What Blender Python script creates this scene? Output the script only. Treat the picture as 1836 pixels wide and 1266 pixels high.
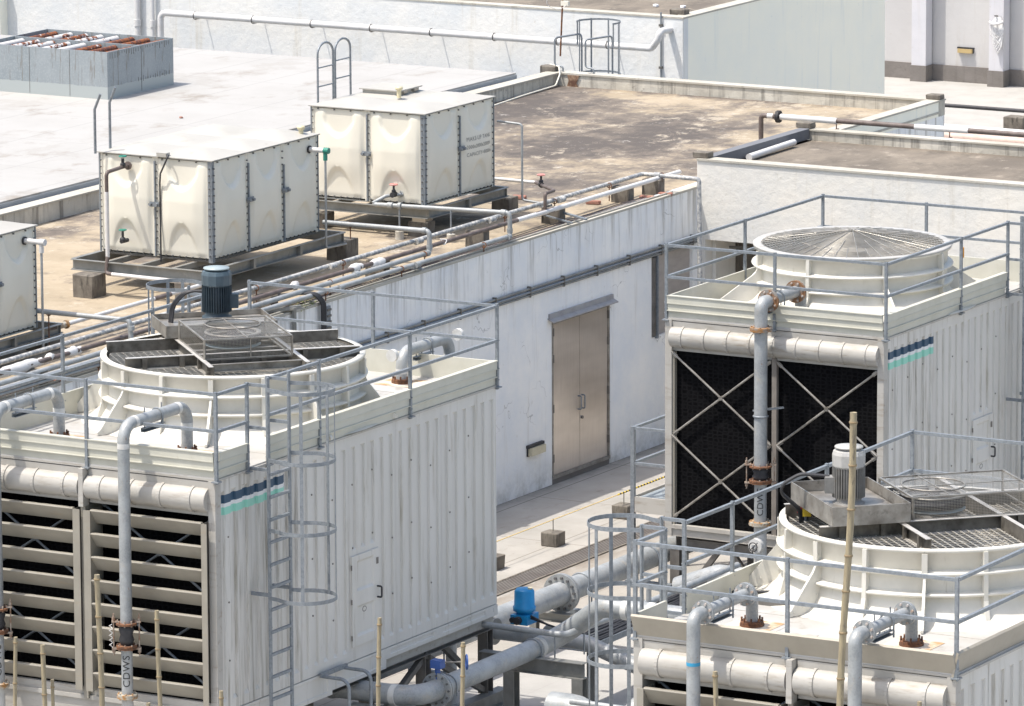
import bpy, bmesh, math, random
from mathutils import Vector, Matrix
random.seed(7)
sc = bpy.context.scene
for o in list(bpy.data.objects): bpy.data.objects.remove(o)
PI = math.pi
# ------------------------------------------------------------------ camera
F_PX, TILT, AZ, ROLL = 10900.0, math.radians(10.62), math.radians(29.5), math.radians(-0.26)
fh = Vector((-math.sin(AZ), math.cos(AZ), 0)); rt = Vector((math.cos(AZ), math.sin(AZ), 0))
fw = fh*math.cos(TILT) + Vector((0, 0, -math.sin(TILT))); up = rt.cross(fw)
r2 = rt*math.cos(ROLL) + up*math.sin(ROLL); u2 = -rt*math.sin(ROLL) + up*math.cos(ROLL)
cd = bpy.data.cameras.new("camera"); cam = bpy.data.objects.new("camera", cd)
sc.collection.objects.link(cam); sc.camera = cam
cam.matrix_world = Matrix(((r2.x, u2.x, -fw.x, 42.88), (r2.y, u2.y, -fw.y, -76.98), (r2.z, u2.z, -fw.z, 18.43), (0, 0, 0, 1)))
cd.sensor_width = 36.0; cd.lens = 36.0*F_PX/1836.0; cd.clip_start = 1.0; cd.clip_end = 1000.0
# ------------------------------------------------------------------ world, sun, exposure
SUN_L = Vector((0.27, 0.31, -1.0)).normalized()       # direction the light travels
elev = math.asin(-SUN_L.z)
w = bpy.data.worlds.new("World"); sc.world = w; w.use_nodes = True
nt = w.node_tree; bg = nt.nodes['Background']
sky = nt.nodes.new('ShaderNodeTexSky'); sky.sky_type = 'NISHITA'; sky.sun_disc = False
sky.sun_elevation = elev; sky.sun_rotation = math.atan2(-SUN_L.x, -SUN_L.y)
sky.air_density = 1.3; sky.dust_density = 4.0; sky.ozone_density = 1.0
nt.links.new(sky.outputs[0], bg.inputs[0]); bg.inputs[1].default_value = 0.15
sd = bpy.data.lights.new("sun", 'SUN'); sun = bpy.data.objects.new("sun", sd); sc.collection.objects.link(sun)
sd.energy = 3.3; sd.angle = math.radians(0.5); sd.color = (1.0, 0.95, 0.87)
sun.rotation_euler = SUN_L.to_track_quat('-Z', 'Y').to_euler()
sc.view_settings.view_transform = 'Standard'; sc.view_settings.look = 'None'
sc.view_settings.exposure = 0.6; sc.view_settings.gamma = 1.0
sc.render.resolution_x, sc.render.resolution_y = 1024, 706
# ------------------------------------------------------------------ materials
def rgb(h):
    h = h.lstrip('#'); c = [int(h[i:i+2], 16)/255 for i in (0, 2, 4)]
    return tuple((x/12.92 if x <= .04045 else ((x+.055)/1.055)**2.4) for x in c)+(1,)
def C(*a): return tuple(a)+(1,)
MATS = {}
class NT:
    def __init__(s, name):
        s.m = bpy.data.materials.new(name); s.m.use_nodes = True
        s.t = s.m.node_tree; s.b = s.t.nodes['Principled BSDF']
        s.tc = s.t.nodes.new('ShaderNodeTexCoord')
    def n(s, typ, **k):
        x = s.t.nodes.new(typ)
        for a, v in k.items(): setattr(x, a, v)
        return x
    def l(s, a, b): s.t.links.new(a, b)
    def coord(s, scale=(1, 1, 1), loc=(0, 0, 0), rot=(0, 0, 0)):
        mp = s.n('ShaderNodeMapping'); s.l(s.tc.outputs['Object'], mp.inputs[0])
        mp.inputs['Scale'].default_value = scale; mp.inputs['Location'].default_value = loc; mp.inputs['Rotation'].default_value = rot
        return mp.outputs[0]
    def noise(s, scale, detail=5, rough=.6, stretch=(1, 1, 1), loc=(0, 0, 0)):
        x = s.n('ShaderNodeTexNoise'); x.inputs['Scale'].default_value = scale
        x.inputs['Detail'].default_value = detail; x.inputs['Roughness'].default_value = rough
        s.l(s.coord(stretch, loc), x.inputs['Vector']); return x.outputs[0]
    def ramp(s, fac, lo, hi):
        x = s.n('ShaderNodeMapRange'); s.l(fac, x.inputs[0])
        x.inputs[1].default_value = lo; x.inputs[2].default_value = hi; return x.outputs[0]
    def math(s, op, a, b=None):
        x = s.n('ShaderNodeMath', operation=op)
        for i, v in enumerate((a, b)):
            if v is None: continue
            if isinstance(v, (int, float)): x.inputs[i].default_value = v
            else: s.l(v, x.inputs[i])
        return x.outputs[0]
    def mix(s, fac, a, b):
        x = s.n('ShaderNodeMix', data_type='RGBA')
        for i, v in ((0, fac), (6, a), (7, b)):
            if isinstance(v, (int, float)): x.inputs[i].default_value = v
            elif isinstance(v, tuple): x.inputs[i].default_value = v
            else: s.l(v, x.inputs[i])
        return x.outputs[2]
    def bump(s, h, strength, dist=.01, prev=None):
        x = s.n('ShaderNodeBump'); x.inputs['Strength'].default_value = strength; x.inputs['Distance'].default_value = dist
        s.l(h, x.inputs['Height'])
        if prev: s.l(prev, x.inputs['Normal'])
        return x.outputs[0]
    def sep(s):
        x = s.n('ShaderNodeSeparateXYZ'); s.l(s.tc.outputs['Object'], x.inputs[0]); return x.outputs
    def done(s, col, rough=.6, metal=0, nrm=None):
        if isinstance(col, tuple): s.b.inputs['Base Color'].default_value = col
        else: s.l(col, s.b.inputs['Base Color'])
        if isinstance(rough, (int, float)): s.b.inputs['Roughness'].default_value = rough
        else: s.l(rough, s.b.inputs['Roughness'])
        s.b.inputs['Metallic'].default_value = metal
        if nrm: s.l(nrm, s.b.inputs['Normal'])
        return s.m
def M(name, c1, c2=None, scale=3, lo=.4, hi=.7, stretch=(1, 1, 1), c3=None, s3=8, lo3=.58, hi3=.72, st3=(1, 1, 1),
      rough=.6, metal=0, bump=0, bs=60, bd=.004, rv=0):
    if name in MATS: return MATS[name]
    k = NT(name); col = c1
    if c2: col = k.mix(k.ramp(k.noise(scale, stretch=stretch), lo, hi), c1, c2)
    if c3: col = k.mix(k.ramp(k.noise(s3, 6, .65, stretch=st3, loc=(3.1, 7.7, 1.3)), lo3, hi3), col, c3)
    nr = k.bump(k.noise(bs, 3, .6), bump, bd) if bump else None
    r = rough
    if rv: r = k.math('ADD', k.math('MULTIPLY', k.noise(scale*2, 4), rv), rough-rv/2)
    MATS[name] = k.done(col, r, metal, nr); return MATS[name]

FRP = M('frp_cream', C(.66, .64, .58), C(.55, .53, .47), 2.5, .42, .8, c3=C(.34, .31, .25), s3=5, lo3=.62, hi3=.85, st3=(3, 3, .4), rough=.42, bump=.15, bs=30, bd=.003)
FRPD = M('frp_deck', C(.43, .425, .41), C(.365, .35, .32), 1.6, .42, .7, c3=C(.25, .21, .16), s3=5, lo3=.58, hi3=.8, rough=.5, bump=.1, bs=50)
FRPS = M('frp_side', C(.60, .585, .55), C(.54, .525, .485), 1.3, .4, .75, stretch=(1, 2, .5), c3=C(.38, .35, .29), s3=3, lo3=.56, hi3=.76, st3=(3, 3, .35), rough=.5, bump=.12, bs=40)
FRPG = M('frp_grey', C(.42, .405, .375), C(.34, .32, .285), 2, .4, .75, c3=C(.24, .20, .15), s3=5, lo3=.54, hi3=.78, st3=(.5, 3, 3), rough=.5, bump=.1, bs=40)
PARA = M('parapet_cream', C(.54, .53, .46), C(.46, .45, .38), 3, .4, .8, c3=C(.44, .41, .32), s3=9, lo3=.62, hi3=.85, rough=.5)
PARB = M('parapet_tan', C(.37, .335, .275), C(.31, .28, .225), 3, .4, .8, c3=C(.32, .28, .22), s3=9, lo3=.6, hi3=.85, st3=(1, 1, .3), rough=.55)
LOUV = M('louver_beige', C(.30, .28, .235), C(.235, .215, .18), 2.5, .4, .8, c3=C(.30, .25, .18), s3=14, lo3=.58, hi3=.8, st3=(.25, 1, 1), rough=.5)
GALV = M('galvanised', C(.27, .295, .32), C(.18, .20, .22), 22, .35, .7, c3=C(.42, .45, .47), s3=60, lo3=.6, hi3=.75, rough=.5, metal=.35, rv=.2)
GPIPE = None
STEEL = M('steel_dark', C(.20, .19, .175), C(.13, .12, .11), 6, .35, .7, c3=C(.30, .22, .15), s3=11, lo3=.62, hi3=.8, rough=.5, metal=.4)
STAIN = M('stainless_dull', C(.40, .38, .345), C(.21, .19, .165), 5, .35, .7, c3=C(.09, .08, .065), s3=9, lo3=.55, hi3=.8, rough=.42, metal=.55)
STAINL = M('stainless_lit', C(.55, .53, .50), C(.42, .40, .37), 6, .4, .7, rough=.45, metal=.3)  # lit copy of the stainless, sunlit brightness painted into the channel flanges
STAIND = M('stainless_shaded_grimy', C(.20, .185, .16), C(.10, .09, .075), 6, .35, .7, c3=C(.045, .04, .03), s3=5, lo3=.5, hi3=.75, rough=.5, metal=.3)  # dark grimy copy of the stainless, shade painted into the channel webs
BEAMG = M('beam_grey', C(.30, .30, .285), C(.19, .19, .18), 3, .35, .7, c3=C(.42, .39, .33), s3=10, lo3=.6, hi3=.8, rough=.5, metal=.4)
RUST = M('rusty_iron', C(.12, .06, .035), C(.23, .10, .045), 25, .4, .6, c3=C(.05, .035, .03), s3=12, lo3=.5, hi3=.7, rough=.85, bump=.3, bs=80)
BLACK = M('black_rubber', C(.025, .025, .028), C(.045, .045, .05), 8, rough=.6)
MESH = M('guard_wire', C(.52, .50, .45), C(.36, .34, .30), 9, .4, .7, rough=.5, metal=.3)
WIRE = M('cone_wire', C(.50, .48, .44), C(.36, .34, .30), 6, .4, .7, rough=.35, metal=.6)
INTER = M('dark_interior', C(.02, .02, .02), C(.035, .033, .03), 5)
BLADE = M('fan_blade', C(.42, .39, .33), C(.33, .30, .25), 4, rough=.5)
MOTB = M('motor_blue_grey', C(.045, .07, .09), C(.03, .045, .058), 8, .4, .7, c3=C(.16, .19, .21), s3=15, lo3=.6, hi3=.8, rough=.45)
MOTBL = M('motor_cowl_blue', C(.075, .11, .135), C(.055, .08, .10), 8, rough=.4)
MOTG = M('motor_grey', C(.25, .245, .23), C(.17, .165, .155), 8, .4, .7, c3=C(.3, .17, .08), s3=12, lo3=.64, hi3=.75, rough=.5)
MOTW = M('motor_cowl_white', C(.42, .415, .40), C(.34, .33, .30), 9, c3=C(.35, .2, .1), s3=16, lo3=.66, hi3=.75, rough=.5)
TANK = M('tank_grp', C(.72, .69, .60), C(.67, .64, .55), 1.2, .4, .8, c3=C(.55, .51, .44), s3=6, lo3=.66, hi3=.95, rough=.38)
TANKL = M('tank_lid', C(.415, .40, .365), C(.375, .36, .32), 2, .45, .8, c3=C(.28, .25, .205), s3=3, lo3=.62, hi3=.85, rough=.5)
WPIPE = M('white_pvc', C(.62, .61, .60), C(.52, .50, .47), 6, .5, .8, rough=.4)
WPEEL = M('peeling_white_pipe', C(.52, .51, .48), C(.27, .28, .29), 16, .42, .56, c3=C(.34, .25, .18), s3=9, lo3=.66, hi3=.75, rough=.6, metal=.1)
BPIPE = M('brown_pipe', C(.10, .075, .065), C(.16, .13, .12), 6, .4, .7, c3=C(.28, .24, .22), s3=12, lo3=.62, hi3=.75, rough=.55)
MIXP = M('wrapped_pipe', C(.72, .70, .67), C(.12, .09, .08), .9, .53, .545, stretch=(1, 1, 1), rough=.6)
PLINTH = M('old_concrete', C(.20, .18, .15), C(.115, .10, .085), 6, .35, .65, c3=C(.045, .04, .035), s3=5, lo3=.52, hi3=.7, st3=(3, 3, .6), rough=.9, bump=.4, bs=50, bd=.006)
BRICK = M('brick_red', C(.33, .15, .11), C(.24, .13, .10), 12, rough=.9)
BLUE = M('actuator_blue', C(.01, .26, .55), C(.01, .2, .45), 8, rough=.35)
BLUEV = M('valve_blue', C(.04, .10, .33), C(.03, .08, .26), 8, rough=.45)
GREEN = M('valve_green', C(.03, .22, .16), rough=.4)
PINK = M('valve_pink', C(.62, .27, .24), rough=.5)
YEL = M('safety_yellow', C(.75, .52, .04), rough=.5)
RED = M('button_red', C(.6, .04, .05), rough=.4)
GLASS = M('lamp_diffuser', C(.55, .50, .36), C(.45, .40, .28), 10, rough=.3)
AMBER = M('lamp_amber', C(.48, .36, .17), rough=.35)
ROPE = M('white_rope', C(.72, .71, .70), C(.5, .5, .5), 30, rough=.9)
INK = M('black_ink', C(.03, .03, .03), rough=.7)
INKG = M('faded_ink', C(.21, .20, .19), rough=.7)
LABELW = M('label_white', C(.75, .75, .77), rough=.5)
WIREY = M('rope_yellow', C(.70, .52, .22), rough=.8)
MOSS = M('moss', C(.16, .20, .05), C(.3, .32, .12), 30, rough=.9)
BOLT = M('bolt_grey', C(.16, .16, .16), rough=.5, metal=.5)
BAMB = M('bamboo', C(.34, .285, .18), C(.22, .185, .125), 9, .35, .7, stretch=(4, 4, .6), c3=C(.12, .10, .075), s3=7, lo3=.56, hi3=.7, st3=(4, 4, .8), rough=.6, bump=.1)
BAMN = M('bamboo_node', C(.22, .16, .09), C(.3, .23, .13), 30, rough=.8)

def wallmat(name, base, alt, stain, streak=.5, rough=.8, bump=.5, stlo=.56, cracks=False, ztop=None):
    if name in MATS: return MATS[name]
    k = NT(name)
    c = k.mix(k.ramp(k.noise(.9, 6, .65), .38, .68), base, alt)
    c = k.mix(k.math('MULTIPLY', k.ramp(k.noise(2.2, 6, .7, stretch=(2.2, 2.2, .16)), stlo, stlo+.22), streak), c, stain)
    c = k.mix(k.math('MULTIPLY', k.ramp(k.noise(7, 5, .7, loc=(5, 2, 8)), .64, .72), .5), c, stain)
    if ztop:      # grime runs below the roof edge and at the foot
        p = k.sep(); st = k.ramp(k.noise(5.5, 4, .7, stretch=(1, 1.6, .10), loc=(1, 7, 3)), .50, .68)
        c = k.mix(k.math('MULTIPLY', k.math('MULTIPLY', st, k.ramp(p[2], ztop-1.1, ztop)), .75), c, C(.30, .28, .25))
        ft = k.math('MULTIPLY', k.ramp(p[2], .45, .0), k.ramp(k.noise(3, 6, .7), .42, .6))
        c = k.mix(k.math('MULTIPLY', ft, .6), c, C(.36, .35, .31))
    if cracks:
        v = k.n('ShaderNodeTexVoronoi', feature='DISTANCE_TO_EDGE'); v.inputs['Scale'].default_value = .55
        a = k.n('ShaderNodeVectorMath', operation='ADD'); nn = k.n('ShaderNodeTexNoise'); nn.inputs['Scale'].default_value = 3
        k.l(k.tc.outputs['Object'], nn.inputs['Vector']); k.l(k.tc.outputs['Object'], a.inputs[0]); k.l(nn.outputs['Color'], a.inputs[1])
        k.l(a.outputs[0], v.inputs['Vector'])
        cr = k.math('MULTIPLY', k.math('LESS_THAN', v.outputs['Distance'], .0035), k.ramp(k.noise(1.1, 3, .5, loc=(9, 4, 2)), .54, .6))
        c = k.mix(k.math('MULTIPLY', cr, .45), c, C(.2, .19, .18))
    b1 = k.bump(k.noise(9, 5, .6), bump*.7, .03); b2 = k.bump(k.noise(45, 4, .6), bump*.6, .008, b1)
    MATS[name] = k.done(c, rough, 0, b2); return MATS[name]
def gpipe():
    k = NT('galvanised_pipe')
    v = k.n('ShaderNodeTexVoronoi'); v.inputs['Scale'].default_value = 45; k.l(k.tc.outputs['Object'], v.inputs['Vector'])
    c = k.mix(k.ramp(k.noise(3.5, 7, .7), .36, .62), C(.36, .375, .38), C(.235, .25, .255))
    c = k.mix(k.math('MULTIPLY', k.ramp(v.outputs['Distance'], .2, .7), .25), c, C(.42, .44, .45))
    c = k.mix(k.math('MULTIPLY', k.ramp(k.noise(7, 7, .75, loc=(3, 1, 9)), .55, .68), .6), c, C(.42, .38, .32))
    c = k.mix(k.math('MULTIPLY', k.ramp(k.noise(4, 7, .75, loc=(8, 1, 2)), .60, .72), .6), c, C(.15, .13, .11))
    c = k.mix(k.math('MULTIPLY', k.ramp(k.noise(12, 5, .7, loc=(5, 5, 2)), .66, .72), .7), c, C(.24, .12, .06))
    r = k.math('ADD', k.math('MULTIPLY', k.noise(6, 5, .7), .35), .30)
    return k.done(c, r, .15, k.bump(k.noise(25, 5, .7), .25, .006))
GPIPE = gpipe()
WALL = wallmat('painted_wall', C(.88, .865, .83), C(.74, .76, .78), C(.60, .575, .53), .8, ztop=3.75, cracks=True)
WALLW = wallmat('white_render', C(.74, .73, .70), C(.63, .65, .66), C(.54, .50, .42), .7, bump=.45)
WALLC = wallmat('cream_render', C(.70, .67, .61), C(.60, .60, .58), C(.46, .42, .34), .6, bump=.5)
WALLB = wallmat('pale_green_wall', C(.92, .89, .76), C(.87, .86, .76), C(.66, .70, .68), .7, bump=.2)
WALLF = wallmat('lilac_grey_wall', C(.54, .53, .52), C(.49, .48, .475), C(.42, .38, .32), .5, bump=.2)
KERB = wallmat('stained_kerb', C(.60, .57, .50), C(.40, .375, .32), C(.09, .08, .07), .95, bump=.7, stlo=.5, cracks=True)
KERBG = wallmat('grey_painted_kerb', C(.17, .175, .19), C(.14, .145, .16), C(.10, .10, .10), .4, bump=.3)
SKIRT = wallmat('dark_skirting', C(.22, .20, .185), C(.15, .135, .12), C(.08, .07, .06), .5, bump=.5)
CAPW = wallmat('coping_top', C(.47, .45, .40), C(.38, .355, .30), C(.20, .175, .14), .8, bump=.5)
BOARD = wallmat('stained_boards', C(.26, .23, .19), C(.15, .13, .11), C(.07, .06, .05), .9, bump=.4, stlo=.45)

def sandroof():
    k = NT('sandy_roof')
    c = k.mix(k.ramp(k.noise(1.1, 7, .7), .38, .62), C(.375, .31, .225), C(.30, .245, .17))
    p = k.sep(); px_, py_ = k.math('ADD', p[0], -3.6), k.math('ADD', p[1], -2.0)
    big = k.noise(.42, 3, .5, loc=(2.3, 5.2, 0)); mid = k.noise(1.3, 5, .6, loc=(7.3, 1.2, 0)); fine = k.noise(4.5, 8, .8, stretch=(1, .7, 1), loc=(1.3, 4.2, 0))
    n1 = k.math('ADD', k.math('ADD', k.math('MULTIPLY', big, .40), k.math('MULTIPLY', mid, .30)), k.math('MULTIPLY', fine, .30))
    # the algae-darkened part is the ponding area to the north-west, grime gathers along the parapets
    g = k.math('MULTIPLY', k.ramp(py_, .5, 3.0), k.ramp(k.math('ADD', px_, k.math('MULTIPLY', py_, .12)), .7, -1.6))
    g = k.math('MULTIPLY', g, k.ramp(k.math('ADD', py_, k.math('MULTIPLY', px_, .5)), 11.3, 8.6))
    e = k.math('MAXIMUM', k.ramp(px_, -6.2, -7.2), k.ramp(py_, 12.9, 13.3))
    n2 = k.math('ADD', k.math('ADD', n1, k.math('MULTIPLY', g, .105)), k.math('MULTIPLY', e, .05))
    c = k.mix(k.math('MULTIPLY', k.ramp(n2, .50, .575), .85), c, C(.125, .105, .09))
    c = k.mix(k.math('MULTIPLY', k.ramp(n2, .575, .64), .8), c, C(.07, .06, .055))
    fl = k.noise(2.2, 9, .8, stretch=(1.0, .7, 1), loc=(1, 11, 0))
    c = k.mix(k.math('MULTIPLY', k.ramp(fl, .55, .62), .75), c, C(.42, .365, .285))
    c = k.mix(k.math('MULTIPLY', k.ramp(k.noise(2.6, 9, .8, loc=(9, 3, 0)), .60, .66), .8), c, C(.50, .47, .42))
    c = k.mix(k.math('MULTIPLY', k.ramp(k.noise(1.7, 9, .8, loc=(4, 8, 0)), .59, .68), .55), c, C(.16, .125, .09))
    nr = k.bump(k.noise(30, 5, .7), .5, .01)
    return k.done(c, .9, 0, nr)
SAND = sandroof()
def darkroof():
    k = NT('brown_roof')
    c = k.mix(k.ramp(k.noise(.7, 7, .7, stretch=(1.6, .8, 1)), .42, .62), C(.13, .11, .088), C(.21, .178, .14))
    c = k.mix(k.ramp(k.noise(2.5, 8, .8, loc=(4, 4, 0)), .56, .66), c, C(.30, .26, .21))
    c = k.mix(k.math('MULTIPLY', k.ramp(k.noise(1.5, 8, .8, loc=(1, 8, 0)), .54, .64), .7), c, C(.085, .075, .062))
    return k.done(c, .9, 0, k.bump(k.noise(30, 5, .7), .5, .01))
BROWN = darkroof()
def whiteroof():
    k = NT('white_membrane'); p = k.sep()
    def lines(v, per, off, wd):
        a = k.math('FRACT', k.math('ADD', k.math('DIVIDE', v, per), off)); return k.math('LESS_THAN', a, wd/per)
    c = k.mix(k.ramp(k.noise(.6, 6, .65), .42, .75), C(.375, .367, .352), C(.335, .325, .308))
    d = k.ramp(k.noise(.8, 7, .7, stretch=(1.4, 1.0, 1), loc=(4.4, 2, 0)), .56, .70)
    c = k.mix(k.math('MULTIPLY', d, .8), c, C(.235, .205, .17))
    l = k.math('MAXIMUM', lines(p[0], 1.5, .2, .025), lines(p[1], 2.4, .1, .02))
    c = k.mix(k.math('MULTIPLY', l, .45), c, C(.22, .215, .205))
    c = k.mix(k.math('MULTIPLY', k.ramp(k.noise(.45, 8, .72, loc=(7, 3, 0)), .56, .60), .28), c, C(.27, .245, .215))
    c = k.mix(k.math('MULTIPLY', k.ramp(k.noise(2.2, 8, .8, loc=(2, 6, 0)), .60, .67), .35), c, C(.24, .22, .19))
    return k.done(c, .75, 0, k.bump(k.noise(20, 4, .6), .15, .01))
WHITER = whiteroof()
def ground():
    k = NT('ground_concrete'); p = k.sep()
    def lines(v, per, off, wd):
        a = k.math('FRACT', k.math('ADD', k.math('DIVIDE', v, per), off)); return k.math('LESS_THAN', a, wd/per)
    c = k.mix(k.ramp(k.noise(.9, 6, .65), .38, .68), C(.37, .35, .32), C(.295, .28, .25))
    c = k.mix(k.math('MULTIPLY', k.ramp(k.noise(3.3, 7, .75, stretch=(1.3, .6, 1), loc=(2, 9, 0)), .57, .7), .6), c, C(.19, .165, .135))
    c = k.mix(k.math('MULTIPLY', k.ramp(k.noise(14, 5, .75, loc=(2, 9, 0)), .6, .7), .4), c, C(.42, .40, .37))
    l = k.math('MAXIMUM', lines(p[0], 2.0, 0, .018), lines(p[1], 2.6, .33, .018))
    c = k.mix(k.math('MULTIPLY', l, .75), c, C(.14, .12, .10))
    e = k.math('MULTIPLY', k.math('GREATER_THAN', p[0], .235), k.math('LESS_THAN', p[0], .255))
    c = k.mix(k.math('MULTIPLY', e, .8), c, C(.08, .08, .07))
    # damp mossy margin at the wall foot and wet silt beside the channel
    dmp = k.math('MULTIPLY', k.ramp(p[0], .24, .05), k.ramp(k.noise(3, 6, .7), .3, .7))
    c = k.mix(k.math('MULTIPLY', dmp, .8), c, C(.12, .12, .11))
    s1 = k.math('MULTIPLY', k.math('GREATER_THAN', p[0], 2.8), k.ramp(p[0], 3.3, 3.0))
    c = k.mix(k.math('MULTIPLY', k.math('MULTIPLY', s1, k.ramp(k.noise(4, 6, .7, stretch=(1, .4, 1)), .38, .55)), .75), c, C(.17, .14, .11))
    s2 = k.math('MULTIPLY', k.math('GREATER_THAN', p[0], 3.0), k.ramp(p[0], 4.6, 4.0))
    c = k.mix(k.math('MULTIPLY', s2, .35), c, C(.24, .21, .175))
    # the wider yard beyond is a paler screed
    far = k.math('MAXIMUM', k.math('GREATER_THAN', p[1], 20), k.math('GREATER_THAN', p[0], 5.0))
    c = k.mix(k.math('MULTIPLY', far, .85), c, k.mix(k.ramp(k.noise(1.6, 6, .65), .4, .7), C(.40, .39, .37), C(.34, .33, .31)))
    return k.done(c, .9, 0, k.bump(k.noise(35, 5, .7), .35, .01))
GROUND = ground()
def fillmat():
    k = NT('black_fill'); v = k.n('ShaderNodeTexVoronoi', feature='DISTANCE_TO_EDGE'); v.inputs['Scale'].default_value = 13; v.inputs['Randomness'].default_value = .35
    k.l(k.coord((1, 1, 1.5)), v.inputs['Vector'])
    c = k.mix(k.ramp(v.outputs['Distance'], 0, .28), C(.008, .008, .009), C(.002, .002, .0025))
    c = k.mix(k.ramp(k.noise(2.3, 4, .6), .6, .8), c, C(.004, .004, .005))
    k.b.inputs['Specular IOR Level'].default_value = .08
    return k.done(c, .9, 0, k.bump(v.outputs['Distance'], .5, .02))
FILL = fillmat()
def doormat():
    k = NT('brushed_steel'); 
    n = k.noise(1.6, 3, .5, stretch=(.3, .3, 1.1)); g = k.noise(60, 3, .6, stretch=(1, 1, .04))
    c = k.mix(k.ramp(n, .3, .7), C(.60, .54, .48), C(.86, .79, .72))
    c = k.mix(k.math('MULTIPLY', k.ramp(g, .4, .7), .12), c, C(.25, .22, .2))
    r = k.math('ADD', k.math('MULTIPLY', n, .14), .30)
    nr = k.bump(k.noise(.9, 2, .4), .22, .15)
    k.b.inputs['Anisotropic'].default_value = .6
    return k.done(c, r, .7, nr)
DOOR = doormat()
def galvsheet():
    k = NT('galvanised_sheet')
    v = k.n('ShaderNodeTexVoronoi'); v.inputs['Scale'].default_value = 30; k.l(k.tc.outputs['Object'], v.inputs['Vector'])
    c = k.mix(v.outputs['Color'] if False else k.ramp(v.outputs['Distance'], 0, .6), C(.33, .365, .39), C(.26, .295, .315))
    c = k.mix(k.math('MULTIPLY', k.ramp(k.noise(1.2, 5, .6), .4, .7), .6), c, C(.37, .40, .42))
    st = k.ramp(k.noise(5, 4, .8, stretch=(2.2, 2.2, .14), loc=(1, 1, 5)), .565, .61)
    c = k.mix(k.math('MULTIPLY', st, .75), c, C(.20, .19, .17))
    p = k.sep(); edge = k.math('ADD', p[2], k.math('MULTIPLY', k.noise(5, 3, .6), .06))
    c = k.mix(k.math('LESS_THAN', edge, .235), c, C(.40, .435, .435))
    return k.done(c, .55, .25)
GSHEET = galvsheet()
def rustroll():
    k = NT('peeling_rusty_roller')
    oi = k.n('ShaderNodeObjectInfo').outputs['Random']
    n = k.noise(9, 6, .65)
    a = k.math('ADD', n, k.math('MULTIPLY', k.math('SUBTRACT', oi, .5), .42))
    f = k.ramp(a, .455, .485)
    rustc = k.mix(k.ramp(k.noise(22, 5, .7), .45, .55), C(.075, .03, .027), C(.27, .085, .02))
    return k.done(k.mix(f, C(.56, .55, .54), rustc), .7, 0, k.bump(n, .3, .01))
RROLL = rustroll()
def stripemat(z0):
    k = NT('frp_side_striped'); p = k.sep()
    base = k.mix(k.ramp(k.noise(1.3, 5, .6, stretch=(1, 4, .35)), .4, .75), C(.60, .585, .55), C(.50, .485, .45))
    base = k.mix(k.ramp(k.noise(3, 6, .65, stretch=(3, 5, .3), loc=(3.1, 7.7, 1.3)), .50, .74), base, C(.25, .225, .175))
    def band(a, b): return k.math('MULTIPLY', k.math('GREATER_THAN', p[2], a), k.math('LESS_THAN', p[2], b))
    ylim = k.math('LESS_THAN', p[1], 1.52)
    c = k.mix(k.math('MULTIPLY', band(z0-.10, z0), ylim), base, C(.025, .07, .125))
    c = k.mix(k.math('MULTIPLY', band(z0-.145, z0-.10), ylim), c, C(.70, .70, .70))
    c = k.mix(k.math('MULTIPLY', band(z0-.235, z0-.145), ylim), c, C(.27, .60, .49))
    return k.done(c, .5, 0, k.bump(k.noise(40, 3, .6), .12, .004))
def gratemat():
    k = NT('drain_grating'); p = k.sep()
    a = k.math('FRACT', k.math('MULTIPLY', k.math('ADD', p[0], p[1]), 14)); b = k.math('FRACT', k.math('MULTIPLY', k.math('SUBTRACT', p[0], p[1]), 14))
    m = k.math('MAXIMUM', k.math('LESS_THAN', a, .32), k.math('LESS_THAN', b, .32))
    c = k.mix(m, C(.05, .045, .04), k.mix(k.ramp(k.noise(3, 5), .4, .7), C(.17, .155, .14), C(.11, .09, .08)))
    return k.done(c, .7, .2)
GRATE = gratemat()
def meshsheet():          # fine expanded-metal sheet: wires opaque, holes open
    k = NT('fine_mesh_sheet')
    uv = k.n('ShaderNodeUVMap'); sx = k.n('ShaderNodeSeparateXYZ'); k.l(uv.outputs[0], sx.inputs[0])
    a = k.math('FRACT', k.math('MULTIPLY', sx.outputs[0], 60)); b = k.math('FRACT', k.math('MULTIPLY', sx.outputs[1], 60))
    m = k.math('MAXIMUM', k.math('LESS_THAN', a, .15), k.math('LESS_THAN', b, .15))
    k.l(m, k.b.inputs['Alpha'])
    return k.done(C(.48, .45, .40), .4, .5)
FMESH = meshsheet()

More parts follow.
